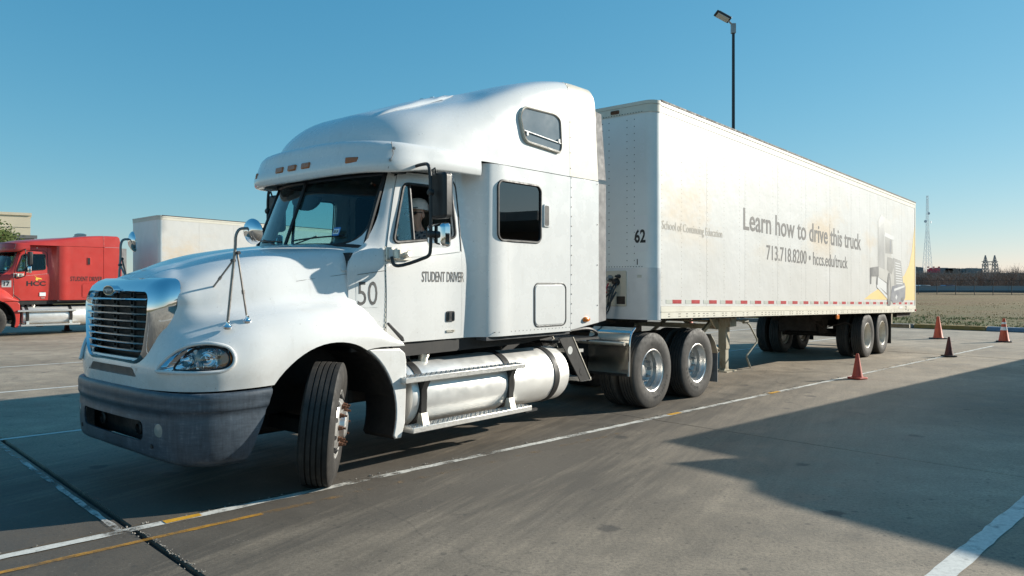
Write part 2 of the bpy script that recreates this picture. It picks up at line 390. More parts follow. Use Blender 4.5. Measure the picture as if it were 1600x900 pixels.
def text(name, body, fn, x0, x1, y0, y1, mat, parent, bold=.01, tk=True, slope=0.):
    """lettering fitted to the box x0..x1, y0..y1 of a surface; fn(x,y) -> point"""
    co, fs = text_mesh(body, bold); a = co.min(0); b = co.max(0)
    X = x0+(co[:, 0]-a[0])/(b[0]-a[0])*(x1-x0); Y = y0+(co[:, 1]-a[1])/(b[1]-a[1])*(y1-y0)
    mb = MB(tk); mb.add([fn(x, y+slope*(x-x0)) for x, y in zip(X, Y)], fs)
    return mb.build(name, mat, parent, flat=True)
def copy_tree(o, parent=None):
    c = o.copy(); COL.objects.link(c)
    if parent: c.parent = parent
    for ch in list(o.children): copy_tree(ch, c)
    return c
# ------------------------------------------------------------------ the lot
UL = (math.sin(A_L), math.cos(A_L)); VL = (math.cos(A_L), -math.sin(A_L))
def G(a, v, z=0.): return (a*UL[0]+v*VL[0], a*UL[1]+v*VL[1], z)
RL = R(90)-A_L                                   # rotation of lot axes (x along lanes); local y = -v
def mk_field():
    a = N('dry_grass'); p = a.pos()
    sp = a.n('VectorRotate', rotation_type='Z_AXIS'); a.l(p, sp.inputs[0]); sp.inputs['Angle'].default_value = -RL
    s = a.n('SeparateXYZ'); a.l(sp.outputs[0], s.inputs[0])
    big = a.noise(p, .09, 5); mid = a.noise(p, .9, 6, .7); fine = a.noise(p, 14, 5, .75)
    c = a.ramp(big, [(.3, (.165, .09, .026)), (.5, (.2, .125, .038)), (.7, (.15, .128, .038))])
    edge = a.math('SUBTRACT', 1., a.math('MINIMUM', 1., a.math('MAXIMUM', 0., a.math('MULTIPLY', a.math('SUBTRACT', s.outputs[0], 36.), .035))))
    g = a.math('MULTIPLY', edge, a.ramp(mid, [(.38, (0, 0, 0)), (.55, (1, 1, 1))]))
    c = a.mix(a.math('MULTIPLY', g, .8), c, (.12, .125, .036))
    c = a.mix(.7, c, a.ramp(fine, [(.25, (.35,)*3), (.65, (1, 1, 1))]), 'MULTIPLY')
    a.set(Base_Color=c, Roughness=.95); a.bump(fine, .8, .05); M['dry_grass'] = a.m
mk_field()
mb = MB(False); mb.add([(-1500, -600, -.25), (1500, -600, -.25), (1500, 2400, -.25), (-1500, 2400, -.25)], [(0, 1, 2, 3)])
tag(mb.build('ground', 'dry_grass'), kind='structure')
KA = 31.5
mb = MB(False); mb.add([G(-40, -62, -.028), G(KA, -62, -.028), G(KA, 40, -.028), G(-40, 40, -.028)], [(0, 3, 2, 1)])
lot = mb.build('parking_lot', 'joint_filler'); tag(lot, 'grey concrete parking lot of jointed slabs', kind='structure')
def slab_mesh():
    bm = bmesh.new(); bmesh.ops.create_cube(bm, size=1)
    for v in bm.verts: v.co = (v.co.x*6.13+3.065, v.co.y*4.242+2.121, v.co.z*.16-.08)
    bmesh.ops.bevel(bm, geom=[e for e in bm.edges if all(v.co.z > -.01 for v in e.verts)], offset=.007, segments=2, affect='EDGES')
    me = bpy.data.meshes.new('slab'); bm.to_mesh(me); bm.free(); me.materials.append(M['concrete']); sharp(me, 30); return me
sm = slab_mesh(); C1 = 1.79; J1 = -5.72
for i in range(-3, 5):
    for j in range(-9, 8):
        a0 = C1+6.15*i; v1 = J1+4.25*j
        if a0+6.15 > KA+.3 and i < 4: continue
        o = bpy.data.objects.new('slab', sm); link(o, lot)
        g = .018 if i == 0 else .004
        x, y, z = G(a0+g, v1+4.25-.004); ln = min(6.15, KA-.02-a0)-g-(.018 if i == -1 else .004)
        o.location = (x, y, -.0015*abs((i*7+j*3) % 3)); o.rotation_euler = (0, 0, RL); o.scale = (ln/6.13, 1, 1)
# outer sheets where the joints can no longer be told apart
mb = MB(False)
mb.add([G(-40, -62, -.004), G(KA-.05, -62, -.004), G(KA-.05, J1-4.25*9-.01, -.004), G(-40, J1-4.25*9-.01, -.004)], [(0, 3, 2, 1)])
mb.add([G(-40, J1+4.25*8+.01, -.004), G(KA-.05, J1+4.25*8+.01, -.004), G(KA-.05, 40, -.004), G(-40, 40, -.004)], [(0, 3, 2, 1)])
mb.add([G(-40, J1-38.2, -.004), G(C1-18.5, J1-38.2, -.004), G(C1-18.5, J1+34, -.004), G(-40, J1+34, -.004)], [(0, 3, 2, 1)])
mb.build('concrete_apron', 'concrete', lot)
# crumbled edges along the wide joint and beside the lane line
mb = MB(False); rr = random.Random(3)
for k in range(130):
    a = rr.uniform(C1-.03, C1+.05); v = rr.uniform(-5.7, -3.2) if k < 120 else rr.uniform(-10, -5.7)
    if abs(a-C1) < .02: a += .03
    s_ = rr.uniform(.004, .012); x, y, z = G(a, v); mb.obox((x, y, .001), (s_, s_*.8, .006), (rr.random(), rr.random(), rr.random()*3))
for k in range(260):
    a = rr.uniform(-6, 22); s_ = rr.uniform(.004, .012); x, y, z = G(a, J1+rr.gauss(.005, .02)); mb.obox((x, y, .002), (s_, s_, .01), (rr.random(), 0, rr.random()*3))
tag(mb.build('joint_rubble', 'edge_spall', None, flat=True), 'crumbled concrete bits along the slab joints', 'rubble', kind='stuff')
def strip(name, a0, a1, v0, v1, mat, z=.004, jag=0, seed=1):
    mb = MB(False); rr = random.Random(seed); n = max(2, int(max(abs(a1-a0), abs(v1-v0))/.12)) if jag else 2
    L_ = []; R_ = []
    along = abs(a1-a0) > abs(v1-v0)
    for i in range(n):
        f = i/(n-1)
        if along:
            a = a0+(a1-a0)*f; L_.append(G(a, v0+rr.uniform(-jag, jag), z)); R_.append(G(a, v1+rr.uniform(-jag, jag), z))
        else:
            v = v0+(v1-v0)*f; L_.append(G(a0+rr.uniform(-jag, jag), v, z)); R_.append(G(a1+rr.uniform(-jag, jag), v, z))
    mb.add(L_+R_, [(i, i+1, n+i+1, n+i) for i in range(n-1)])
    o = mb.build(name, mat, None, flat=True); return tag(o, kind='structure')
tag(strip('lane_line', -8, 24, -5.67, -5.585, 'line_white', jag=.008), 'worn white lane line running past the front tyre')
tag(strip('lane_line', -1, 20, -1.48, -1.35, 'line_white_thick', jag=.006, seed=2), 'broad white lane line at the lower right')
tag(strip('lane_line', C1-.2, 24, -9.92, -9.83, 'line_white_thick', jag=.005, seed=3), 'white lane line left of the bumper')
tag(strip('lane_line', -12, 30, -14.2, -14.1, 'line_white_thick', jag=.004, seed=4), 'white lane line behind the grille')
tag(strip('lane_line', -16, 30, -18.45, -18.35, 'line_white_thick', jag=.004, seed=5), 'farther white lane line before the red truck')
tag(strip('lane_line', C1-.10, C1-.055, -9.9, -5.6, 'line_worn', jag=.006, seed=6), 'white cross line beside the wide slab joint')
tag(strip('yellow_line', -3, 2.6, -5.36, -5.31, 'line_yellow', jag=.005, seed=7), 'thin yellow line at the lower left')
mk_line('line_yellow_faint', (.42, .22, .05), .6, .12)
tag(strip('yellow_line', 2.6, 7, -5.37, -5.31, 'line_yellow_faint', jag=.006, seed=8), 'faded yellow line beside the lane line')
mk_line('paint_yellow', (.66, .34, .02), .36, .1)
for a, l in ((2.0, .26), (8.35, .26), (11.1, .32)):
    tag(strip('yellow_mark', a, a+l, -5.66, -5.59, 'paint_yellow', z=.008, jag=.006), 'yellow dab on the white lane line', group='yellow dabs')

# kerb, field
kerb = MB(False); kerb.add([G(KA, -62, -.1), G(KA+.28, -62, -.1), G(KA+.28, 40, -.1), G(KA, 40, -.1), G(KA, -62, .10), G(KA+.28, -62, .10), G(KA+.28, 40, .10), G(KA, 40, .10)],
    [(0, 3, 2, 1), (4, 5, 6, 7), (0, 1, 5, 4), (1, 2, 6, 5), (2, 3, 7, 6), (3, 0, 4, 7)])
simple('kerb_base', (.2, .19, .17), .9, 0, .25, 4, bump=.2)
simple('kerb_blue', (.16, .24, .34), .75, 0, .2, 6, dirt=(.25, .25, .24), dirtamt=.6)
simple('kerb_ochre', (.34, .2, .05), .8, 0, .25, 5, dirt=(.2, .17, .13), dirtamt=.6)
ko = tag(kerb.build('kerb', 'kerb_base'), 'low kerb along the far edge of the lot', kind='structure')
for i in range(-10, 10):
    v = -7.6+2.45*i
    m = MB(False); e = .012; p = []
    for z in (.0, .152):
        p += [G(KA-.03, v+e, z), G(KA+.26, v+e, z), G(KA+.26, v+2.45-e, z), G(KA-.03, v+2.45-e, z)]
    m.add(p, [(0, 3, 2, 1), (4, 5, 6, 7), (0, 1, 5, 4), (1, 2, 6, 5), (2, 3, 7, 6), (3, 0, 4, 7)])
    m.build('kerb_stone', 'kerb_blue' if v > -10 else 'kerb_ochre' if v > -12.2 else 'kerb_base', ko, bev=.02)
mb = MB(False); rr = random.Random(5); ng = 60
def fz(a, v): return .11+.07*math.sin(a*.35+v*.11)*min(1, (a-KA)/6)+.05*math.sin(v*.43+a*.2)*min(1, (a-KA)/4)
aa = [KA+.26+(k/ng)**2.2*420 for k in range(ng+1)]; vv = [-130+k*5 for k in range(92)]
Gd = np.array([[G(a, v, fz(a, v) if a < 90 else fz(90, v)) for v in vv] for a in aa]); mb.grid(Gd)
tag(mb.build('field', 'dry_grass', None), 'field of dry grass beyond the kerb', kind='structure')
simple('weed_green', (.15, .2, .05), .8, 0, .5, .8); simple('straw', (.4, .27, .1), .85, 0, .4, .7)
def tufts(name, mat, n, a0, a1, v0, v1, h, clump, label):
    mb = MB(False); rr = random.Random(len(name)); cs = [(rr.uniform(a0, a1), rr.uniform(v0, v1)) for _ in range(max(1, n//clump))]
    for k in range(n):
        ca, cv = cs[k % len(cs)]; a = ca+rr.gauss(0, .22); v = cv+rr.gauss(0, .3)
        if a < KA+.3: continue
        x, y, z = G(a, v, fz(a, v)-.01)
        for b in range(4):
            an = rr.uniform(0, 6.28); hh = h*rr.uniform(.4, 1.2); w = hh*.13; l = hh*rr.uniform(.2, .8)
            cx, sx = math.cos(an), math.sin(an)
            mb.add([(x-sx*w, y+cx*w, z), (x+sx*w, y-cx*w, z), (x+cx*l*.5+sx*w*.7, y+sx*l*.5-cx*w*.7, z+hh*.7), (x+cx*l, y+sx*l, z+hh*.85)], [(0, 1, 2, 3)])
    return tag(mb.build(name, mat, None, flat=True), label, 'grass', kind='stuff')
tufts('weeds', 'weed_green', 5600, KA+.8, KA+10, -24, 8, .08, 8, 'green weeds growing in clumps behind the kerb')
tufts('grass_tufts', 'straw', 3600, KA+.4, KA+40, -34, 26, .08, 3, 'dry straw coloured grass tufts in the field')

# ------------------------------------------------------------------ far background on the right
def far(px, Y): return (px-800)/1180*Y
simple('far_fence', (.035, .036, .04), .7); simple('barrier_pale', (.27, .28, .29), .85, 0, .12, .12); simple('barrier_dark', (.10, .11, .12), .85, 0, .2, .2)
fe = empty('chain_link_fence', (60, 107, 0)); tag(fe, 'tall chain link fence crossing the dry field', 'fence')
FY = lambda px: 106+(1600-px)*.012
px = 1026
while px < 1720:
    Y = FY(px); X = far(px, Y); m = MB(False); m.cyl((X-60, Y-107, 0), (X-60, Y-107, 2.25), .045, n=6); m.tube([(X-60, Y-107, 2.25), (X-60, Y-107.3, 2.55)], .03, 5)
    m.build('post', 'far_fence', fe); px += 29.2
for z in (2.2, .15):
    m = MB(False); m.cyl((far(1026, FY(1026))-60, FY(1026)-107, z), (far(1712, FY(1712))-60, FY(1712)-107, z), .025, n=5); m.build('rail', 'far_fence', fe)
def mk_link():
    a = N('chain_link'); b = a.n('TexChecker'); b.inputs['Scale'].default_value = 22
    a.set(Base_Color=(.05, .05, .055), Roughness=.6, Alpha=.16); M['chain_link'] = a.m
mk_link()
m = MB(False); p0 = (far(1026, FY(1026))-60, FY(1026)-107); p1 = (far(1712, FY(1712))-60, FY(1712)-107)
m.add([(*p0, .1), (*p1, .1), (*p1, 2.2), (*p0, 2.2)], [(0, 1, 2, 3)]); m.build('wire_mesh', 'chain_link', fe, flat=True)
bw = empty('roadside_barrier', (70, 131, 0)); tag(bw, 'long pale concrete barrier wall behind the chain link fence', 'barrier')
for i in range(14):
    x0 = -52+i*8.5
    m = MB(False); m.prism([(-.35, 0), (.35, 0), (.3, .35), (.14, .6), (.14, 1.32), (-.14, 1.32), (-.14, .6), (-.3, .35)], lambda y, z: (x0+.02, y, z), lambda y, z: (x0+8.46, y, z))
    m.build('barrier_panel', 'barrier_pale', bw)
    m = MB(False); m.box((x0, -.5, 0), (x0+8.5, -.36, .52)); m.build('plinth', 'barrier_dark', bw)
def far_car(px, Y, mat, label):
    r = empty('passing_car', (far(px, Y), Y, .0)); tag(r, label, 'car')
    m = MB(False); pr = [(-2.2, .3), (2.2, .3), (2.25, .8), (1.3, .95), (.75, 1.42), (-.9, 1.45), (-1.6, 1.0), (-2.2, .9)]
    m.prism(pr, lambda x, z: (x, -.85, z), lambda x, z: (x, .85, z)); m.build('body', mat, r, bev=.06)
    m = MB(False); m.prism([(1.15, .98), (.68, 1.36), (-.85, 1.39), (-1.4, 1.02)], lambda x, z: (x, -.87, z), lambda x, z: (x, .87, z)); m.build('window', 'dark_glass', r)
    for x in (-1.35, 1.35):
        for y in (-.8, .8):
            m = MB(False); m.lathe([(.2, -.09), (.32, -.09), (.32, .09), (.2, .09)], (x, y, .32), (0, 1, 0), 14); m.build('wheel', 'rubber', r)
simple('car_white', (.7, .72, .74), .3); simple('car_blue', (.03, .07, .2), .3)
far_car(1443, 138, 'car_white', 'white car passing behind the far barrier, left of the blue one'); far_car(1482, 139, 'car_blue', 'blue car passing behind the far barrier')
simple('brush', (.26, .18, .145), .9, 0, .5, .3)
simple('brush_grey', (.32, .26, .225), .9, 0, .4, .3)
def thicket(name, mat, nt, seed, label, y0, y1, hmul=1.):
    rr = random.Random(seed); mb = MB(False)
    for k in range(nt):
        Y = rr.uniform(y0, y1); X = rr.uniform(far(1020, Y), far(1740, Y)); px_ = 800+1180*X/Y
        H = rr.uniform(3.5, 5.1)*(1.0+.16*max(0, (px_-1540)/60))*hmul*(Y/152); rad = rr.uniform(.9, 1.7)
        mb.add([(X-.07, Y, 0), (X+.07, Y, 0), (X+.02, Y, H*.7), (X-.02, Y, H*.7)], [(0, 1, 2, 3)])
        for b in range(34):
            z0 = rr.uniform(.12, .62)*H; an = rr.uniform(0, 6.28); l = rad*rr.uniform(.5, 1.1); up = rr.uniform(.3, 1.0)
            ex, ey, ez = X+math.cos(an)*l*.9, Y+math.sin(an)*l*.9, min(z0+up*H*.5, H*rr.uniform(.85, 1.05)); w = .03
            mb.add([(X-w, Y, z0), (X+w, Y, z0), (ex, ey, ez)], [(0, 1, 2)])
            for c in range(2):
                f = rr.uniform(.4, .9); bx, by, bz = X+(ex-X)*f, Y+(ey-Y)*f, z0+(ez-z0)*f; a2 = rr.uniform(0, 6.28); l2 = rr.uniform(.25, .6)
                mb.add([(bx-.02, by, bz), (bx+.02, by, bz), (bx+math.cos(a2)*l2, by+math.sin(a2)*l2, bz+rr.uniform(.1, .5))], [(0, 1, 2)])
    return tag(mb.build(name, mat, None, flat=True), label, 'thicket', kind='stuff')
thicket('bare_thicket', 'brush', 520, 1, 'brown bare winter brush along the far road', 143, 166)
thicket('bare_thicket', 'brush_grey', 260, 2, 'paler grey bare treetops behind the brown brush', 156, 172, 1.06)
# low building with rooftop machines behind the brush
bl = empty('warehouse', (190, 300, 0)); tag(bl, 'long low brown warehouse roofline behind the bare brush', 'building')
simple('far_wall', (.24, .17, .14), .9); simple('far_grey', (.18, .2, .21), .8); simple('far_red', (.65, .06, .1), .7)
m = MB(False); m.box((-60, 0, 0), (20, 30, 5.6)); m.build('wall', 'far_wall', bl)
m = MB(False); m.box((-60.2, -.2, 5.6), (20.2, 30.2, 5.95)); m.build('parapet', 'far_grey', bl)
for px, w, h, mt in ((1436, 1.2, 1.6, 'far_grey'), (1443, 2.2, 1.4, 'far_grey'), (1478, 8, 1.2, 'far_grey'), (1493, 6, 1.1, 'far_wall'), (1505, .9, 1.0, 'far_grey'), (1512, .9, 1.0, 'far_grey'), (1526, 7, 1.1, 'far_grey')):
    x = far(px, 300)-190; m = MB(False); m.box((x-w/2, 2, 5.95), (x+w/2, 5, 6.35+h*1.3)); m.box((x-w*.3, 2.6, 6.35+h*1.3), (x+w*.3, 4, 6.5+h*1.3)); m.build('rooftop_unit', mt, bl, bev=.08)
for k in range(5):
    x = far(1453+k*4.2, 300)-190; m = MB(False); m.box((x-.42, 1, 5.95), (x+.42, 1.4, 7.5+.5*(k % 2))); m.box((x-.3, 1, 8.0+.5*(k % 2)), (x+.3, 1.4, 8.5)); m.build('red_hoist', 'far_red', bl)
simple('lattice_grey', (.75, .76, .77), .6)
def lattice(root, cx, cy, z0, z1, w0, w1, n, r, mat):
    def W_(z): return w0+(w1-w0)*min(1, (z-z0)/(z1-z0))
    for sx, sy in ((-1, -1), (1, -1), (1, 1), (-1, 1)):
        m = MB(False); m.cyl((cx+sx*w0/2, cy+sy*w0/2, z0), (cx+sx*w1/2, cy+sy*w1/2, z1), r*1.5, n=5); m.build('leg', mat, root)
    m = MB(False)
    for i in range(n):
        za = z0+(z1-z0)*(i/n)**.92; zb = z0+(z1-z0)*((i+1)/n)**.92; a, b = W_(za)/2, W_(zb)/2
        for (ax, ay), (bx, by) in (((-1, -1), (1, -1)), ((1, -1), (1, 1)), ((1, 1), (-1, 1)), ((-1, 1), (-1, -1))):
            m.cyl((cx+ax*a, cy+ay*a, za), (cx+bx*b, cy+by*b, zb), r*.6, n=3); m.cyl((cx+bx*a, cy+by*a, za), (cx+ax*b, cy+ay*b, zb), r*.6, n=3)
    m.build('bracing', mat, root)
X = far(1449, 320); tw = empty('radio_mast', (X, 320, 0)); tag(tw, 'tall pale lattice radio mast above the warehouse', 'mast')
lattice(tw, 0, 0, 0, 24, 3.6, .9, 12, .05, 'lattice_grey'); lattice(tw, 0, 0, 24, 39, .9, .55, 10, .035, 'lattice_grey')
for x, z in ((-1.0, 28.0), (1.0, 27.7), (.2, 31.4)):
    m = MB(False); m.lathe([(.1, 0), (.55, .1), (.6, .25), (.55, .3)], (x, -.5, z), (x, -1, 0), 12); m.build('dish', 'lattice_grey', tw)
X = far(1547, 520); pg = empty('power_pylon', (X, 520, 2.2)); tag(pg, 'distant twin peaked steel power pylon above the brush', 'pylon')
simple('pylon_grey', (.3, .3, .3), .6)
for sx in (-1, 1):
    lattice(pg, sx*3.4, 0, 0, 13, 3.4, 2.2, 5, .2, 'pylon_grey'); lattice(pg, sx*3.2, 0, 13, 19, 2.2, .25, 4, .16, 'pylon_grey')
m = MB(False)
for z in (12.4, 14.6): m.cyl((-5.4, 0, z), (5.4, 0, z), .32, n=4); m.cyl((-5.2, 1.4, z), (5.2, 1.4, z), .16, n=4)
for k in range(6): m.cyl((-5+k*1.7, 0, 12.4), (-4.15+k*1.7, 0, 14.6), .1, n=3); m.cyl((-4.15+k*1.7, 0, 14.6), (-3.3+k*1.7, 0, 12.4), .1, n=3)
m.build('crossarm', 'pylon_grey', pg)

# ------------------------------------------------------------------ far left: building, shed, tree
simple('stucco', (.76, .65, .48), .9, 0, .05, .5); simple('shed_metal', (.42, .44, .46), .55, .2, .1, .8); simple('shed_trim', (.16, .16, .16), .6)
bb = empty('beige_building', (-54.2, 85, 0), R(34)); tag(bb, 'tall beige windowed building behind the red truck', 'building')
m = MB(False); m.box((-30, 0, 0), (0, 22, 9.35)); m.build('wall', 'stucco', bb)
m = MB(False); m.box((-30.1, -.12, 9.35), (.12, 22.1, 9.65)); m.build('parapet', 'stucco', bb)
for k in range(5):
    m = MB(False); m.box((-30, -.03, 2+k*1.5), (0, -.002, 2.03+k*1.5)); m.build('reveal', 'kerb_base', bb)
for k in range(4):
    x = -2.5-k*6
    m = MB(False); m.box((x-.75, -.05, 6.35), (x, .1, 7.2)); m.build('window', 'dark_glass', bb)
    m = MB(False); m.box((x-1.6, -.9, 7.2), (x+.15, .0, 7.32)); m.box((x-1.6, -.9, 6.3), (x-1.5, 0, 7.2)); m.build('window_hood', 'stucco', bb)
sh = empty('metal_shed', (-38.6, 61, .3), R(36)); tag(sh, 'grey ribbed metal shed before the beige building', 'shed')
for k in range(22):
    x = -k*.62
    m = MB(False); m.box((x-.6, 0, 0), (x, .05, 5.05)); m.box((x-.03, -.05, 0), (x+.01, .02, 5.05)); m.build('wall_panel', 'shed_metal', sh)
m = MB(False); m.box((-14, -.25, 5.05), (.2, .3, 5.3)); m.build('gutter', 'shed_trim', sh)
m = MB(False); m.box((-14, .06, 0), (.1, 9, 5.0)); m.build('shell', 'shed_metal', sh)
def leaf_tree(name, loc, h, rad, label, seed, n=2600):
    rr = random.Random(seed); r = empty(name, loc); tag(r, label, 'tree')
    m = MB(False); m.tube([(0, 0, 0), (.1, 0, h*.4), (0, .1, h*.8)], [.16, .11, .04], 8)
    for k in range(9):
        a = rr.uniform(0, 6.28); z = h*rr.uniform(.35, .7); m.tube([(0, 0, z), (math.cos(a)*rad*.5, math.sin(a)*rad*.5, z+h*.14), (math.cos(a)*rad*.8, math.sin(a)*rad*.8, z+h*.3)], [.06, .04, .015], 5)
    m.build('trunk', 'wood_brown', r)
    cl = [(rr.gauss(0, rad*.42), rr.gauss(0, rad*.42), h*rr.uniform(.45, 1.0)) for _ in range(34)]; m = MB(False)
    for k in range(n):
        c = cl[k % 34]; p = Vector((c[0]+rr.gauss(0, .32), c[1]+rr.gauss(0, .32), c[2]+rr.gauss(0, .28)))
        d = Vector((rr.gauss(0, 1), rr.gauss(0, 1), rr.gauss(0, 1))).normalized(); e = d.orthogonal().normalized(); s_ = rr.uniform(.06, .13)
        m.add([p-d*s_, p+e*s_*.5, p+d*s_, p-e*s_*.5], [(0, 1, 2, 3)])
    m.build('crown', 'leaf_green', r, flat=True)
simple('leaf_green', (.09, .125, .03), .7, 0, .5, 1.2)
leaf_tree('leafy_tree', (-32.0, 46.5, 0), 5.1, 1.6, 'small green leafy tree behind the red truck cab', 4, 9000)

# ------------------------------------------------------------------ street lamp
lp = empty('street_lamp', (10.55, 36, .1)); tag(lp, 'tall dark lamp post with one tilted flat lamp head', 'street lamp')
simple('lamp_dark', (.03, .03, .032), .5); simple('lamp_grey', (.34, .34, .33), .45, .3)
m = MB(False); m.tube([(0, 0, 0), (0, 0, 13.95)], [.1, .075], 4); m.build('pole', 'lamp_dark', lp)
m = MB(False); m.cyl((0, 0, -.1), (0, 0, .5), .3, n=20); m.build('base', 'kerb_base', lp, bev=.02)
m = MB(False); m.box((-.1, -.1, 13.55), (.1, .1, 14.0)); m.cyl((0, 0, 13.9), (-.26, -.02, 14.16), .045, n=8); m.build('bracket', 'lamp_grey', lp)
hd = MB(False); hd.obox((-.52, -.05, 14.33), (.78, .42, .09), (R(-14), R(27), R(4))); hd.build('lamp_head', 'lamp_dark', lp, bev=.02)
for k in range(3):
    m = MB(False); m.obox((-.44+.0, -.19+k*.14, 14.355), (.66, .1, .1), (R(-14), R(27), R(4))); m.build('heat_sink', 'lamp_grey', lp, bev=.01)
m = MB(False); m.obox((-.54, -.07, 14.27), (.6, .34, .03), (R(-14), R(27), R(4))); m.build('lens', 'grey_sticker', lp)

# ------------------------------------------------------------------ traffic cones
simple('cone_orange', (.62, .09, .03), .55, 0, .12, 7, dirt=(.2, .06, .03), dirtamt=.5, dirtscale=6)
simple('cone_red', (.5, .07, .04), .6, 0, .12, 7, dirt=(.16, .05, .03), dirtamt=.6, dirtscale=6)
simple('cone_grimy_shaded', (.11, .03, .025), .7, 0, .3, 7, dirt=(.03, .02, .018), dirtamt=.8, dirtscale=6)  # real grime on one cone, painted-in shade on the red truck's cone
simple('cone_base_black', (.02, .02, .02), .7)
def cone(xy, h, mat, base, label, collar=False):
    r = empty('traffic_cone', (*xy, 0)); r.rotation_euler.z = random.uniform(0, 1.5); tag(r, label, 'traffic cone', 'traffic cones'); w = h*.29
    m = MB(False); m.prism(rrect(-w, -w, w, w, w*.35), lambda x, y: (x, y, .004), lambda x, y: (x, y, .035)); m.build('base', base, r, bev=.008)
    m = MB(False); m.lathe([(h*.215, .03), (h*.2, .06), (h*.19, .07), (h*.055, h*.96), (h*.045, h*.99), (h*.03, h*.995), (h*.025, h*.96)], (0, 0, 0), (0, 0, 1), 28); m.build('cone_body', mat, r)
    if collar:
        for a, b in ((.5, .64), (.76, .84)):
            f = lambda q: h*(.19+(.055-.19)*(q*h-.07)/(h*.96-.07))+.003
            m = MB(False); m.lathe([(f(a), a*h), (f(b), b*h)], (0, 0, 0), (0, 0, 1), 28, False); m.build('reflective_collar', 'white_sticker', r)
cone((6.23, 13.62), .46, 'cone_red', 'cone_red', 'small all red cone on the white lane line beside the trailer')
cone((13.26, 23.5), .70, 'cone_orange', 'cone_base_black', 'plain orange cone nearest to the trailer rear, black base')
cone((14.46, 22.2), .70, 'cone_orange', 'cone_base_black', 'orange cone with white bands at the right edge', True)
cone((10.27, 17.75), .47, 'cone_grimy_shaded', 'cone_base_black', 'small grimy dark cone between the red and orange cones')
cone((-16.15, 27.4), .5, 'cone_grimy_shaded', 'cone_base_black', 'shaded cone behind the steps of the red truck')  # dark colour stands in for the shade beneath the tank
cone((7.62, 32.4), .7, 'cone_orange', 'cone_base_black', 'orange cone seen underneath the trailer behind the drive wheels')

# ------------------------------------------------------------------ canopy building outside the frame that throws the shade on the right
CH = 3.45; off = Vector((SD.x, SD.y, 0))/SD.z*CH
simple('canopy_wall', (.2, .17, .15), .85, 0, .1, .6); simple('canopy_roof', (.3, .29, .28), .8)
cb = empty('canopy_building', (off.x+8, off.y+4, 0)); tag(cb, 'flat roofed shelter outside the right of the view', 'building')
shp = [(1.64, 8.22), (24, 28.3), (44, 10), (20, -14), (6.2, -1.5), (3.06, 4.51), (2.81, 4.85), (2.13, 5.85), (1.98, 6.25), (2.05, 6.55), (1.75, 6.95), (1.5, 7.22), (2.25, 7.42)]
m = MB(False); m.prism([(x-8, y-4) for x, y in shp], lambda x, y: (x, y, CH-.22), lambda x, y: (x, y, CH)); m.build('roof', 'canopy_roof', cb)
m = MB(False); inn = [(5.2, 8.6), (24, 25.4), (40, 10), (20, -9), (7.6, 2.6)]
m.prism([(x-8, y-4) for x, y in inn], lambda x, y: (x, y, 0), lambda x, y: (x, y, CH-.23)); m.build('wall', 'canopy_wall', cb)
